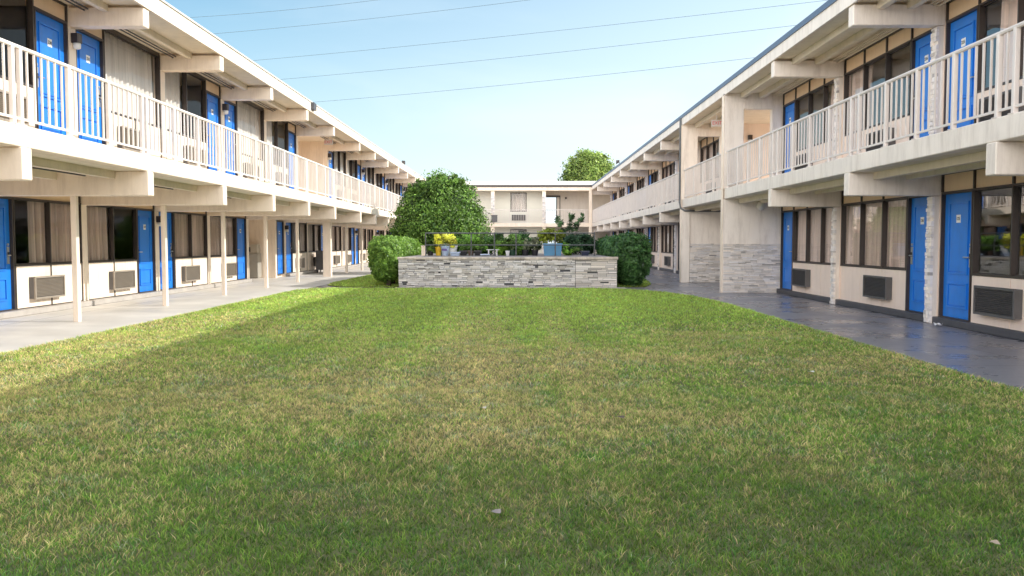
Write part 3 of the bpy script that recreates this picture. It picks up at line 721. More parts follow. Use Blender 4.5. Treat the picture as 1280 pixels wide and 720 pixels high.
def crown(name, blobs, n, size, c1, c2, parent, shell=.55, holes=.0, spread=.8, aspect=.55, gap=.35):
    """blobs: (cx,cy,cz,rx,ry,rz). leaves gathered in clumps that lie on and inside the blobs"""
    vol = np.array([b[3] * b[4] * b[5] for b in blobs]) ** .75; vol /= vol.sum()
    pts = []; nr = []; cl = []
    for b, v in zip(blobs, vol):
        m = max(20, int(n * v)); ncl = max(6, m // 60)
        q = rng.normal(size=(ncl, 3)); q /= np.linalg.norm(q, axis=1)[:, None]
        rad = (shell + (1 - shell) * rng.random(ncl) ** .5) * rng.uniform(.9, 1.10, ncl)
        cc = q * rad[:, None]; idx = rng.integers(0, ncl, m); sc = np.clip(rng.normal(size=(m, 3)), -1.7, 1.7) * (.13 + .09 * rng.random(ncl)[idx][:, None])
        loc = cc[idx] + sc; dd = loc / (np.linalg.norm(loc, axis=1)[:, None] + 1e-6)
        shade = rng.uniform(.35, 1.5, ncl)[idx]
        pts.append(loc * np.array(b[3:6]) + np.array(b[:3])); nr.append(dd); cl.append(shade)
    pts = np.concatenate(pts); nr = np.concatenate(nr); cl = np.concatenate(cl)
    t = rng.random(len(pts))[:, None]; col = (np.array(c1) * (1 - t) + np.array(c2) * t) * cl[:, None]
    k = pts[:, 2] > .02
    return leaf_mesh(name, pts[k], nr[k], size, col[k], parent, M['leaf'], spread, aspect)

def limbs(name, base, top, r0, tips, parent, n=5):
    mb = MB(); b, t = Vector(base), Vector(top); m = [b, b.lerp(t, .4) + Vector((.03, .02, 0)), t]
    mb.tube(m, r0, 8, radii=[r0 * 1.3, r0, r0 * .7])
    for q in tips:
        q = Vector(q); s0 = b.lerp(t, random.uniform(.5, .98)); mid = s0.lerp(q, .5) + Vector((random.uniform(-.1, .1), random.uniform(-.1, .1), .12 * (q - s0).length))
        mb.tube([s0, mid, q], .02, 6, radii=[r0 * .5, r0 * .33, r0 * .12])
    return mb.build(name, M['bark'], parent, smooth=True)

# tree behind the planter
tr = thing('tree', 'rounded dense green tree beside the left wing behind the planter', 'tree', (-3.7, 38., 0.))
bl = [(-3.9, 38, 2.1, 1.75, 1.6, 1.3), (-3.55, 38, 2.9, 1.35, 1.3, 1.3), (-3.8, 38, 3.5, .9, .9, .85), (-2.75, 38, 1.9, 1.1, 1.2, 1.0), (-4.75, 38, 2.7, .85, .9, 1.0), (-5.0, 37.7, 1.6, .75, .8, .7), (-2.9, 37.6, 2.5, .8, .8, .8), (-4.6, 38, 3.45, .5, .5, .55), (-3.1, 38, 3.5, .55, .5, .5)]
bl = [(x + .25, y, z, a, b, c) for x, y, z, a, b, c in bl]
for _ in range(26):
    t = random.uniform(-.35, 3.5); q = random.uniform(.85, 1.04); zz = 2.1 + 2.05 * math.sin(t) * q; xx = -3.6 + 1.85 * math.cos(t) * q
    if zz > .9: bl.append((xx, 38 + random.uniform(-.8, .6), zz, random.uniform(.18, .42), .35, random.uniform(.18, .4)))
crown('crown', bl, 70000, .055, (.045, .12, .022), (.25, .42, .075), tr, shell=.62, spread=.55)
limbs('trunk', (-3.7, 38, 0), (-3.7, 38, 2.4), .14, [(x + random.uniform(-.3, .3), y, z + .3) for x, y, z, *_ in bl] + [(-5.2, 38, 2.5), (-2.2, 38, 2.3)], tr)
# tree beyond the far wing
t2 = thing('tree', 'tall round tree rising behind the far wing roof', 'tree', (7.5, 92., 0.))
bl = [(7.6, 92, 7.5, 2.7, 2.6, 3.0), (6.3, 92, 8.2, 1.4, 1.5, 1.6), (7.3, 92, 9.7, 1.8, 1.7, 1.4), (9.0, 92, 8.6, 1.5, 1.5, 1.6), (8.4, 92, 9.7, 1.2, 1.2, 1.2), (5.8, 92, 7, 1.1, 1.2, 1.3), (9.6, 92, 7.2, 1.0, 1.2, 1.2)]
crown('crown', bl, 36000, .14, (.13, .23, .05), (.38, .48, .11), t2, shell=.5, spread=.55)
limbs('trunk', (7.5, 92, 0), (7.5, 92, 7), .3, [(x, y, z) for x, y, z, *_ in bl], t2)

# hedges: boxy body made of clumps
def hedge(label, boxes, trunks, c1, c2, n, loc, size=.042):
    r = thing('hedge', label, 'hedge', loc, 'clipped hedges at the ends of the stone planter')
    pts = []; nr = []; sh = []
    A = [2 * ((b[1] - b[0]) * (b[3] - b[2]) + (b[1] - b[0]) * (b[5] - b[4]) + (b[3] - b[2]) * (b[5] - b[4])) for b in boxes]
    for b, a in zip(boxes, A):
        m = int(n * a / sum(A)); c = np.array([(b[0] + b[1]) / 2, (b[2] + b[3]) / 2, (b[4] + b[5]) / 2]); hs = np.array([(b[1] - b[0]) / 2, (b[3] - b[2]) / 2, (b[5] - b[4]) / 2])
        q = rng.normal(size=(m, 3)); q /= (np.abs(q) ** 3.4).sum(1)[:, None] ** (1 / 3.4)      # superellipsoid
        rad = 1 - np.abs(rng.normal(size=m)) * .10 * (1 / hs.min() * .5)
        s_ = fbm(q[:, 0] * hs[0] * 1. + q[:, 1] * hs[1], q[:, 2] * hs[2] + 3 * q[:, 1], .26, 5)
        rad = rad * (.76 + .44 * s_); sho = rng.random(m) < .06; rad = np.where(sho & (q[:, 2] > -.3), rad + rng.random(m) * .09 / hs.min() * .6, rad); p = q * rad[:, None] * hs
        taper = np.clip((p[:, 2] + hs[2]) / (2 * hs[2]), 0, 1); p[:, 0] *= .62 + .42 * taper ** .5
        pts.append(p + c); nr.append(q); sh.append(.45 + 1.1 * s_)
    pts, nr, sh = map(np.concatenate, (pts, nr, sh)); t = rng.random(len(pts))[:, None]
    col = (np.array(c1) * (1 - t) + np.array(c2) * t) * sh[:, None]
    leaf_mesh('foliage', pts, nr, size, col, r, M['leaf'], .6)
    for x, y in trunks:
        mb = MB(); mb.tube([(x, y, 0), (x + .01, y, .3), (x, y, .9)], .05, 8, radii=[.07, .055, .03])
        for j in range(3):
            mb.tube([(x + random.uniform(-.1, .1), y + random.uniform(-.1, .1), 0), (x, y, .3), (x + random.uniform(-.25, .25), y + random.uniform(-.25, .3), .9)], .03, 6, radii=[.05, .04, .02])
        mb.build('trunk', M['bark'], r, smooth=True)
hedge('clipped box hedge with bright leaves at the left end of the stone planter', [(-4.72, -3.66, 26.05, 28.4, .16, 1.55), (-4.7, -3.72, 27.6, 34.3, .2, 1.53)], [(-4.05, 26.6), (-4.15, 28), (-4.2, 30.5), (-4.2, 33)], (.07, .16, .025), (.26, .42, .07), 46000, (-4.2, 27, 0))
hedge('dark glossy hedge at the right end of the stone planter beside the path', [(2.94, 4.14, 26.0, 28.1, .08, 1.62), (2.95, 3.8, 27.6, 33.5, .15, 1.55)], [(3.5, 26.7), (3.45, 28), (3.4, 31)], (.025, .075, .022), (.10, .22, .06), 30000, (3.5, 27, 0), size=.055)

# ================================================================== planter
pl = thing('stone_planter', 'long raised planter faced in pale stacked stone across the end of the lawn', 'planter wall', (-.33, 30., 0))
b_ = MB(); b_.box(I3, -3.6, 2.93, 25.84, 35., .002, .86, 0); b_.build('core', M['curb'], pl)
b_ = MB(); b_.box(I3, -3.66, 2.99, 25.76, 26.15, .861, .935, 0); b_.box(I3, 1.70, 3.0, 25.66, 25.758, .861, .945, 0); b_.build('coping', M['capst'] if 'capst' in M else mat('coping_stone', (.62, .54, .46), .8, .25, 5, .6, 30, dirt=.85, dirtcol=(.12, .1, .09)), pl, bevel=.012)
Tp = lambda u, v, z: (u, 25.84 - v, z)
st = MB(); stones(st, Tp, -3.63, 1.72, .01, .86, row=.05, lmin=.07, lmax=.3, dep=.085); st.build('stone_cladding', M['stone'], pl, tint=True)
st = MB(); Tp2 = lambda u, v, z: (u, 25.74 - v, z); stones(st, Tp2, 1.72, 2.97, .01, .86, row=.06, lmin=.15, lmax=.5, warm=.03, dark=1.05)
st.box(I3, 1.72, 2.95, 25.74, 25.838, .01, .86, 0, (.1, .1, .1)); st.build('stone_cladding', M['stone'], pl, tint=True)
d_ = MB(); d_.box(I3, -3.6, 2.93, 26.15, 35., .861, .925, 0); d_.build('deck', mat('deck_concrete', (.26, .23, .22), .8, .2, 3, .3, dirt=.4), pl)
b_ = MB(); b_.box(I3, -3.7, 3.2, 25.32, 25.7, -.001, .03); tag(b_.build('kerb', M['curbL']), 'low concrete kerb at the foot of the stone planter', 'kerb', kind='structure')

DZ = .925
k = 28.8 / 1067
fx = lambda px, Y=28.8: (px - 648) / 1067 * Y
fe = thing('railing_fence', 'thin grey iron rail fence standing on the planter deck', 'fence', (0, 28.8, DZ))
r = MB()
x0, x1 = fx(532), fx(743)
r.tube([(x0, 28.8, 1.69), (x1, 28.8, 1.69)], .02, 8); r.build('top_rail', M['fence'], fe)
r = MB(); r.tube([(x0, 28.8, 1.29), (x1, 28.8, 1.29)], .016, 8); r.build('middle_rail', M['fence'], fe)
for px in (532, 589, 618, 645, 694, 743):
    r = MB(); x = fx(px); r.tube([(x, 28.8, DZ + .001), (x, 28.8, 1.68)], .021, 8); r.lathe(x, 28.8, [(.05, DZ + .001), (.05, DZ + .012), (.001, DZ + .013)], 10); r.build('post', M['fence'], fe)

# ------------------------------------------------------------------ pots on the deck
def pot_round(mb, x, y, z, r0, r1, h, mi=0):
    mb.lathe(x, y, [(.001, z), (r0, z), (r1, z + h * .85), (r1 * 1.08, z + h * .85), (r1 * 1.08, z + h), (r1 * .93, z + h), (r1 * .9, z + h * .9), (.001, z + h * .9)], 20, mi)
def trough(mb, x0, x1, y0, y1, z, h, tp=.03, mi=0):
    zt = z + h
    P = [(x0 + tp, y0 + tp, z), (x1 - tp, y0 + tp, z), (x1 - tp, y1 - tp, z), (x0 + tp, y1 - tp, z), (x0, y0, zt), (x1, y0, zt), (x1, y1, zt), (x0, y1, zt)]
    mb.add(P, [(3, 2, 1, 0), (0, 1, 5, 4), (1, 2, 6, 5), (2, 3, 7, 6), (3, 0, 4, 7)], mi)
    e = .018
    mb.box(I3, x0 - e, x1 + e, y0 - e, y0 + e, zt - .03, zt + .01, mi); mb.box(I3, x0 - e, x1 + e, y1 - e, y1 + e, zt - .03, zt + .01, mi)
    mb.box(I3, x0 - e, x0 + e, y0 + e, y1 - e, zt - .03, zt + .01, mi); mb.box(I3, x1 - e, x1 + e, y0 + e, y1 - e, zt - .03, zt + .01, mi)
    mb.box(I3, x0 + e, x1 - e, y0 + e, y1 - e, zt - .06, zt - .035, 1)
SOIL = mat('potting_soil', (.04, .03, .02), .95, .3, 20)
def plastic(n, c, r=.4): return mat(n, c, r, .06, 5)
def potted(label, kind, px0, px1, hpot, pm, foliage, Y=29.35, cat='potted plant', leaf=.035, n=900, fname='foliage', round_=True, base=DZ):
    X0, X1 = fx(px0, Y), fx(px1, Y); xc = (X0 + X1) / 2; w = (X1 - X0) / 2
    r = thing(kind, label, cat, (xc, Y, base), 'potted plants along the planter deck')
    mb = MB()
    if round_: pot_round(mb, xc, Y, base + .001, w * .75, w * .95, hpot)
    else: trough(mb, X0, X1, Y - .18, Y + .18, base + .001, hpot)
    mb.build('pot', [pm, SOIL], r)
    fx0, fx1, zt, c1, c2 = foliage; A, B = fx(fx0, Y), fx(fx1, Y); zb = base + hpot * .9
    c = (A + B) / 2; hw = (B - A) / 2; hz = (zt - zb) / 2
    bl = [(c, Y, zb + hz * .95, hw * .75, .25, hz * .8)] + [(c + random.uniform(-.6, .6) * hw, Y + random.uniform(-.1, .1), zb + hz * random.uniform(.7, 1.4), hw * .45, .2, hz * .55) for _ in range(4)]
    crown(fname, bl, n, leaf, c1, c2, r, shell=.3)
    st_ = MB()
    for _ in range(6):
        xe = c + random.uniform(-.6, .6) * hw; st_.tube([(xc + random.uniform(-.3, .3) * w, Y, zb), ((xc + xe) / 2, Y, zb + hz * .6), (xe, Y + random.uniform(-.1, .1), zb + hz * 1.4)], .006, 5)
    st_.build('stem', plastic('stem_green', (.12, .16, .05)) if 'stem' not in M else M['stem'], r)
    return r
M['stem'] = plastic('stem', (.12, .15, .05))
G1, G2 = (.05, .12, .02), (.16, .28, .05)
BLK = plastic('black_plastic', (.02, .02, .025)); YEL = plastic('yellow_plastic', (.75, .48, .03)); BLU = plastic('sky_blue_plastic', (.09, .27, .46)); BRN = plastic('brown_plastic', (.10, .06, .045))
WHT = plastic('white_plastic', (.80, .80, .80)); PBL = plastic('pale_blue_plastic', (.45, .55, .72)); TUR = plastic('turquoise_plastic', (.20, .58, .60)); DGR = plastic('dark_green_plastic', (.02, .06, .035)); NAV = plastic('navy_plastic', (.02, .03, .07)); PUR = plastic('purple_print', (.12, .08, .30))
potted('bushy yellow leaved plant in a yellow pot behind the fence', 'potted_plant', 544, 552, .30, YEL, (540, 577, 1.70, (.50, .52, .05), (.90, .88, .16)), n=2400, leaf=.04)
potted('small light green plant in a dark pot at the left fence end', 'potted_plant', 534, 542, .14, BLK, (531, 545, 1.30, G1, (.20, .34, .05)), n=500)
potted('low green plant in the leftmost of three adjoining troughs', 'potted_plant', 575, 584, .17, BLK, (573, 586, 1.30, G1, G2), round_=False, n=500)
potted('low green plant in the brown middle trough of three adjoining troughs', 'potted_plant', 585, 592, .17, BRN, (583, 594, 1.27, G1, G2), round_=False, n=400)
potted('low green plant in the rightmost of three adjoining troughs', 'potted_plant', 593, 602, .17, BLK, (591, 606, 1.28, G1, G2), round_=False, n=500)
potted('leafy green bush in a dark green pot right of the little white table', 'potted_plant', 636, 645, .2, DGR, (624, 650, 1.55, G1, (.14, .22, .05)), n=1300)
potted('pale variegated plant in the left of two black pots beside the blue trough', 'potted_plant', 652, 661, .2, BLK, (651, 665, 1.5, (.16, .2, .1), (.42, .45, .3)), n=600)
potted('pale variegated plant in the right of two black pots beside the blue trough', 'potted_plant', 664, 673, .2, BLK, (660, 677, 1.6, (.18, .22, .1), (.48, .50, .36)), n=700)
potted('yellow green spreading plant in the large sky blue trough', 'potted_plant', 679, 702, .41, BLU, (668, 706, 1.90, (.17, .24, .03), (.42, .48, .07)), n=3000, round_=False, leaf=.045)
potted('small bright green plant in the navy trough near the right fence end', 'potted_plant', 726, 736, .15, NAV, (714, 728, 1.25, G1, G2), round_=False, n=400)
# white small pot standing alone
def shrub(label, bl, n, c1, c2, leaf=.045, cat='shrub', shell=.5, loc=None, stems=6, grp='shrubs behind the rail fence', **kw):
    b0 = bl[0]; r = thing('shrub', label, cat, (b0[0], b0[1], DZ), grp); crown('foliage', bl, int(n * 1.5), leaf, tuple(q * 1.6 for q in c1), tuple(q * 1.6 for q in c2), r, shell=shell, **kw)
    mb = MB()
    for b in bl[:stems]: mb.tube([(b0[0] + random.uniform(-.08, .08), b0[1], DZ), ((b0[0] + b[0]) / 2, b[1], (DZ + b[2]) / 2), (b[0], b[1], b[2] + b[5] * .6)], .012, 5)
    mb.build('stem', M['bark'], r)
f2 = lambda px, Y: (px - 648) / 1067 * Y
zy = lambda py, Y: 1.38 + (303 - py) / 1067 * Y
def sh(px, py, Y, wpx, hpx): return (f2(px, Y), Y, zy(py, Y), 1.2 * wpx / 1067 * Y, .4, 1.15 * hpx / 1067 * Y)
shrub('dark evergreen shrub behind the blue trough near the right fence end', [sh(722, 305, 32, 18, 11), sh(710, 304, 32, 9, 9), sh(735, 306, 32, 9, 9), sh(724, 298, 32, 12, 6)], 5000, (.012, .035, .018), (.035, .08, .035))
shrub('tall thin shrub with drooping leaves rising above the far railing', [sh(712, 290, 33, 9, 8), sh(700, 280, 33, 6, 8), sh(712, 271, 33, 5, 8), sh(724, 276, 33, 6, 5), sh(728, 270, 33, 3, 3), sh(716, 281, 33, 7, 5)], 520, (.05, .11, .04), (.11, .19, .08), leaf=.08, shell=.1, aspect=.28)
shrub('deep green shrub behind the black pots left of the blue trough', [sh(655, 303, 31, 10, 9), sh(665, 308, 31, 9, 8), sh(648, 309, 31, 8, 8)], 2600, (.02, .06, .02), (.07, .14, .04))
shrub('leafy mid green shrub just right of the round tree', [sh(612, 306, 31, 11, 10), sh(622, 300, 31, 8, 8), sh(602, 310, 31, 8, 7), sh(630, 308, 31, 9, 9)], 3600, (.03, .08, .02), (.10, .19, .045))
shrub('bright green shrub between the yellow plant and the round tree', [sh(578, 300, 31, 9, 8), sh(588, 306, 31, 9, 8), sh(569, 307, 31, 8, 8), sh(560, 303, 31, 8, 8)], 3200, (.06, .14, .02), (.18, .32, .05))
shrub('light green shrub beside the white pot at the middle of the fence', [sh(629, 312, 29.7, 7, 8), sh(624, 309, 29.7, 5, 6)], 1400, (.08, .17, .02), (.20, .34, .05))
shrub('low bright shrub at the right foot of the blue trough', [sh(707, 311, 29.7, 4, 7), sh(711, 313, 29.7, 4, 5)], 900, (.07, .16, .02), (.19, .34, .05))
shrub('broad bright green shrub behind the three adjoining troughs', [sh(592, 305, 30.6, 11, 9), sh(582, 308, 30.6, 7, 7), sh(601, 304, 30.6, 7, 8)], 2600, (.06, .14, .02), (.17, .30, .05))
shrub('leafy light shrub between the dark green pot and the two black pots', [sh(641, 304, 30.4, 8, 9), sh(650, 307, 30.4, 6, 7)], 1700, (.07, .15, .03), (.20, .32, .08))
shrub('low green shrub behind the two black pots', [sh(650, 312, 30, 5, 6), sh(659, 307, 30.2, 5, 4)], 900, (.06, .14, .02), (.17, .30, .05))

# containers and little table
def solid(name, label, cat, mb, mats, **kw): o = mb.build(name, mats, **kw); return tag(o, label, cat)
mb = MB(); x = fx(556.5, 29.25); pot_round(mb, x, 29.25, DZ + .001, .10, .145, .33, 0)
mb.box(I3, x - .1, x + .07, 29.09, 29.11, DZ + .17, DZ + .24, 1)
mb.tube([(x - .15, 29.25, DZ + .31), (x - .12, 29.2, DZ + .4), (x + .12, 29.2, DZ + .4), (x + .15, 29.25, DZ + .31)], .006, 6, 2)
solid('bucket', 'pale blue bucket with a purple mark in front of the yellow plant', 'bucket', mb, [PBL, PUR, M['steel']])
mb = MB(); x = fx(566, 29.45); pot_round(mb, x, 29.45, DZ + .001, .12, .16, .36, 0); solid('bucket', 'white tall bucket just right of the pale blue bucket', 'bucket', mb, [WHT, SOIL])
mb = MB(); trough(mb, fx(563, 29.1), fx(575, 29.1), 28.98, 29.2, DZ + .001, .12); mb2 = solid('tub', 'low pale blue tub on the deck in front of the white bucket', 'tub', mb, [PBL, WHT])
mb = MB(); x = fx(553, 29.6); pot_round(mb, x, 29.6, DZ + .001, .1, .13, .38, 0); solid('bucket', 'turquoise bucket between the yellow pot and the pale blue bucket', 'bucket', mb, [TUR, SOIL])
mb = MB(); x = fx(634.5, 29.2); pot_round(mb, x, 29.2, DZ + .001, .05, .075, .17, 0); solid('flower_pot', 'small white empty pot leaning in front of the light green shrub', 'pot', mb, [WHT, SOIL])
mb = MB(); x = fx(607, 29.2); trough(mb, x - .16, x + .13, 29.05, 29.25, DZ + .001, .05); solid('tray', 'shallow pale tray on the deck left of the little white table', 'tray', mb, [PBL, SOIL])
tb = thing('small_table', 'little white wooden table on the planter deck', 'table', (fx(616, 29.3), 29.3, DZ), None)
x = fx(616, 29.3); mb = MB(); mb.box(I3, x - .21, x + .21, 29.16, 29.44, DZ + .19, DZ + .215); mb.build('tabletop', WHT, tb, bevel=.004)
for sx in (-1, 1):
    for sy in (-1, 1):
        mb = MB(); mb.box(I3, x + sx * .14 - .018, x + sx * .14 + .018, 29.3 + sy * .1 - .018, 29.3 + sy * .1 + .018, DZ + .001, DZ + .189); mb.build('leg', WHT, tb)
mb = MB(); mb.box(I3, fx(531.5, 29.), fx(527, 29.), 28.9, 29.05, DZ + .001, DZ + .32); mb.box(I3, fx(532, 29.), fx(526.5, 29.), 28.88, 29.07, DZ + .32, DZ + .345)
solid('bollard', 'short square cream pillar at the left end of the rail fence', 'pillar', mb, M['white'], bevel=.008)

# ================================================================== things in the passages
cb = thing('ice_machine', 'grey cabinet with a dark slot in the lower left passage', 'machine', (-10.3, 32.9, 0))
mb = MB(); mb.rbox(I3, -10.75, -9.95, 32.55, 33.0, .05, .95, .02); mb.box(I3, -10.72, -9.98, 32.58, 32.98, .002, .05); mb.build('cabinet', plastic('grey_enamel', (.34, .32, .28)), cb)
mb = MB(); mb.rbox(I3, -10.72, -9.98, 32.6, 32.98, .951, 1.3, .02); mb.build('hood', plastic('beige_enamel', (.45, .40, .33)), cb)
mb = MB(); mb.box(I3, -10.45, -10.25, 32.585, 32.599, 1.02, 1.2); mb.build('slot', M['ink'], cb)
ct = thing('housekeeping_cart', 'dark housekeeping cart with folded white towels near the left wing wall', 'cart', (-8.95, 38.9, 0))
mb = MB(); mb.box(I3, -9.15, -8.7, 38.5, 39.3, .14, .18); mb.box(I3, -9.15, -8.7, 38.5, 39.3, .55, .58); mb.box(I3, -9.15, -8.7, 38.5, 38.53, .18, 1.0); mb.box(I3, -9.15, -8.7, 39.27, 39.3, .18, 1.0); mb.box(I3, -9.15, -9.12, 38.53, 39.27, .18, 1.0); mb.build('body', M['acdark'], ct)
mb = MB(); mb.box(I3, -9.1, -8.72, 38.6, 38.9, .581, .78); mb.box(I3, -9.1, -8.72, 38.95, 39.22, .581, .72); mb.box(I3, -9.1, -8.74, 38.58, 39.0, .181, .36); mb.build('towels', WHT, ct, bevel=.02)
for x in (-9.1, -8.75):
    for y in (38.58, 39.22):
        mb = MB(); mb.lathe(y, .07, [(.001, -.015), (.068, -.015), (.068, .015), (.001, .015)], 14, 0, lambda p, q, r_, x=x: (x + r_, p, q)); mb.build('wheel', M['ink'], ct)

# roof floodlights
for (x, y, z, lb) in ((-6.6, 48.6, 5.66, 'small dark floodlight on the left wing roof edge near the tree'), (5.75, 49.0, 5.72, 'small dark floodlight on the right wing roof edge')):
    r_ = thing('floodlight', lb, 'floodlight', (x, y, z)); mb = MB(); mb.tube([(x, y, z), (x, y, z + .22)], .02, 8); mb.build('bracket', M['fence'], r_)
    mb = MB(); mb.lathe(0, 0, [(.001, 0), (.07, 0), (.09, .1), (.12, .2), (.001, .2)], 14, 0, lambda a, b, c, x=x, y=y, z=z: (x + c * .9 * (1 if x < 0 else -1), y + a, z + .28 + b - c * .3)); mb.build('lamp_head', M['dark'], r_)

# litter and fallen leaves
def fleaf(px, py, label, c, s=.05):
    d = 1.38 * 1067 / (py - 303); x, y = (px - 648) / 1067 * d, d
    mb = MB(); n = 9; vs = [(x, y, .05)]
    for i in range(n): t = 2 * math.pi * i / n; rr = s * (1 + .25 * math.sin(i * 1.7)); vs.append((x + rr * math.cos(t), y + .7 * rr * math.sin(t), .052 + .006 * math.sin(2 * t)))
    mb.add(vs, [(0, i + 1, (i + 1) % n + 1) for i in range(n)])
    tag(mb.build('fallen_leaf', plastic('dry_leaf', c, .7), recalc=False, smooth=True), label, 'leaf', 'fallen leaves on the lawn')
fleaf(1249, 697, 'pale curled leaf on the grass in the lower right corner', (.42, .33, .25), .028)
fleaf(617, 657, 'grey brown leaf on the grass near the bottom middle', (.28, .24, .23), .035)
fleaf(603, 519, 'whitish leaf on the lawn just left of the middle', (.6, .55, .45), .03)
fleaf(1015, 471, 'white scrap of leaf on the lawn towards the right walkway', (.7, .7, .66), .035)
fleaf(775, 531, 'dark dry leaf on the lawn right of the middle', (.12, .09, .07), .04)
mb = MB(); vs = []
for i in range(5):
    for j in range(4): vs.append((6.82 + j * .03, 13.9 + i * .035 + random.uniform(-.01, .01), .02 + random.uniform(0, .05)))
mb.add(vs, [(i * 4 + j, i * 4 + j + 1, i * 4 + j + 5, i * 4 + j + 4) for i in range(4) for j in range(3)])
tag(mb.build('crumpled_paper', WHT, recalc=False), 'scrap of crumpled white paper at the foot of the right wing curb', 'litter')

# ================================================================== power lines
def wire(a, b, Ya, Yb, label):
    (ax, ay), (bx, by) = a, b
    P0 = Vector((f2(ax, Ya), Ya, zy(ay, Ya))); P1 = Vector((f2(bx, Yb), Yb, zy(by, Yb))); d = P1 - P0
    A = P0 - d * .25; B = P1 + d * .35; pts = []
    for i in range(41): t = i / 40; p_ = A.lerp(B, t); p_.z -= 4 * t * (1 - t) * .0 + .0; pts.append(p_)
    for i, p_ in enumerate(pts): t = i / 40; p_.z -= .5 * 4 * t * (1 - t) - .4
    mb = MB(); mb.tube(pts, .016, 6); tag(mb.build('power_line', M['wire'], smooth=True), label, 'power line', 'power lines crossing the sky')
wire((250, 27), (520, 0), 90, 78, 'topmost thin power line crossing the upper left sky')
wire((275, 47), (710, 0), 90, 74, 'second power line from the top in the sky')
wire((320, 80), (1030, 7), 92, 70, 'third power line from the top, the middle of five in the sky')
wire((355, 103), (985, 38), 92, 70, 'fourth power line from the top in the sky')
wire((395, 131), (945, 76), 92, 70, 'lowest of the power lines in the sky, just above the roofs')

# ================================================================== world and sun
EL_, = (29.05,)
w = bpy.data.worlds.new('World'); S.world = w; w.use_nodes = True
nt = w.node_tree; N, L = nt.nodes, nt.links; bg = N['Background']
sky = N.new('ShaderNodeTexSky'); sky.sky_type = 'NISHITA'; sky.sun_disc = False; sky.sun_elevation = R(EL_); sky.sun_rotation = R(90)
sky.air_density = 1.0; sky.dust_density = 2.2; sky.ozone_density = 1.4
tc = N.new('ShaderNodeTexCoord'); sp = N.new('ShaderNodeSeparateXYZ'); L.new(tc.outputs['Generated'], sp.inputs[0])
# haze whitening towards the horizon and towards the sun, plus thin cloud
def mth(op, a, b=None, clamp=False):
    n = N.new('ShaderNodeMath'); n.operation = op; n.use_clamp = clamp
    for i, q in enumerate((a, b)):
        if q is None: continue
        if isinstance(q, (int, float)): n.inputs[i].default_value = q
        else: L.new(q, n.inputs[i])
    return n.outputs[0]
hz = mth('SUBTRACT', 1.0, mth('MULTIPLY', mth('ABSOLUTE', sp.outputs['Z']), 2.4), True)
hx = mth('ADD', mth('MULTIPLY', sp.outputs['X'], .7), .16)
cl = N.new('ShaderNodeTexNoise'); cl.inputs['Scale'].default_value = 3.2; cl.inputs['Detail'].default_value = 8; cl.inputs['Distortion'].default_value = .6
mpw = N.new('ShaderNodeMapping'); mpw.inputs['Scale'].default_value = (1, 1, 3.2); L.new(tc.outputs['Generated'], mpw.inputs[0]); L.new(mpw.outputs[0], cl.inputs['Vector'])
cf = N.new('ShaderNodeMapRange'); cf.inputs['From Min'].default_value = .5; cf.inputs['From Max'].default_value = .75; cf.inputs['To Max'].default_value = .13; L.new(cl.outputs['Fac'], cf.inputs['Value'])
fac = mth('ADD', mth('ADD', mth('MULTIPLY', mth('POWER', hz, 1.6), .82), hx), mth('MULTIPLY', cf.outputs[0], 1.0))
fc = N.new('ShaderNodeClamp'); L.new(fac, fc.inputs[0]); fc.inputs['Max'].default_value = .97
mxs = N.new('ShaderNodeMix'); mxs.data_type = 'RGBA'; L.new(fc.outputs[0], mxs.inputs['Factor']); L.new(sky.outputs[0], mxs.inputs[6]); mxs.inputs[7].default_value = (7.4, 8.2, 8.7, 1)
tn = N.new('ShaderNodeMix'); tn.data_type = 'RGBA'; tn.blend_type = 'MULTIPLY'; tn.inputs['Factor'].default_value = 1; L.new(sky.outputs[0], tn.inputs[6]); tn.inputs[7].default_value = (1.05, 1.5, 1.5, 1); L.new(tn.outputs[2], mxs.inputs[6])
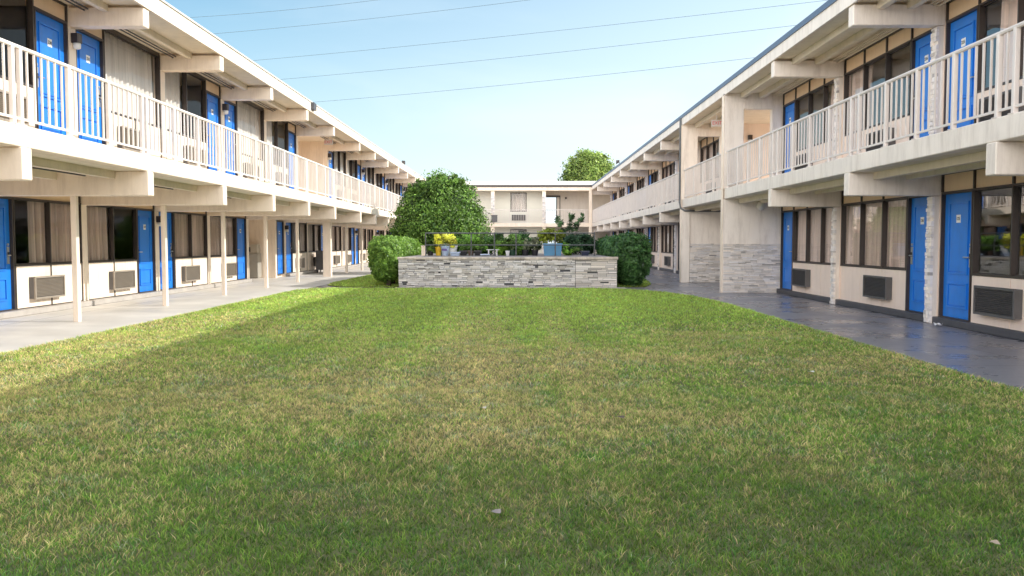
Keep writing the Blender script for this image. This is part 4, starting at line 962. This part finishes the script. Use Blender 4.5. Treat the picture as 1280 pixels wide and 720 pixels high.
# added fill: unseen bright sky overhead and low behind the camera, lighting the shade
up = N.new('ShaderNodeMapRange'); up.interpolation_type = 'SMOOTHSTEP'; up.inputs['From Min'].default_value = .45; up.inputs['From Max'].default_value = .85; L.new(sp.outputs['Z'], up.inputs['Value'])
bh = N.new('ShaderNodeMapRange'); bh.interpolation_type = 'SMOOTHSTEP'; bh.inputs['From Min'].default_value = -.75; bh.inputs['From Max'].default_value = .1; bh.inputs['To Min'].default_value = 1; bh.inputs['To Max'].default_value = 0; L.new(mth('ADD', sp.outputs['Y'], mth('MULTIPLY', sp.outputs['X'], .35)), bh.inputs['Value'])
c0 = N.new('ShaderNodeMix'); c0.data_type = 'RGBA'; L.new(up.outputs[0], c0.inputs['Factor']); L.new(mxs.outputs[2], c0.inputs[6]); c0.inputs[7].default_value = (6.9, 7.5, 8.3, 1)
lo_ = N.new('ShaderNodeMapRange'); lo_.interpolation_type = 'SMOOTHSTEP'; lo_.inputs['From Min'].default_value = .3; lo_.inputs['From Max'].default_value = .62; lo_.inputs['To Min'].default_value = 1; lo_.inputs['To Max'].default_value = 0; L.new(sp.outputs['Z'], lo_.inputs['Value'])
bhl = mth('MULTIPLY', bh.outputs[0], lo_.outputs[0])
cx = N.new('ShaderNodeMix'); cx.data_type = 'RGBA'; L.new(bhl, cx.inputs['Factor']); L.new(c0.outputs[2], cx.inputs[6]); cx.inputs[7].default_value = (36, 34.5, 33, 1)
L.new(cx.outputs[2], bg.inputs['Color']); bg.inputs['Strength'].default_value = .15
sd = bpy.data.lights.new('sun', 'SUN'); sd.energy = 5.0; sd.angle = R(.5); sd.color = (1, .95, .87)
so = bpy.data.objects.new('sun', sd); COL.objects.link(so)
so.rotation_euler = Vector((-math.cos(R(EL_)), 0.0, -math.sin(R(EL_)))).to_track_quat('-Z', 'Y').to_euler(); so.location = (40, 20, 30)

# ================================================================== camera
cam = bpy.data.cameras.new('camera'); co = bpy.data.objects.new('camera', cam); COL.objects.link(co)
cam.sensor_width = 36; cam.lens = 1067 / 1280 * 36; cam.clip_end = 3000; cam.clip_start = .05
co.location = (0, 0, 1.38); co.rotation_euler = (R(90 - 3.06), 0, R(.43)); S.camera = co
S.view_settings.view_transform = 'Standard'; S.view_settings.look = 'None'; S.view_settings.exposure = 0
S.render.engine = 'CYCLES'
S.cycles.max_bounces = 12; S.cycles.diffuse_bounces = 8; S.cycles.glossy_bounces = 4; S.cycles.transparent_max_bounces = 16
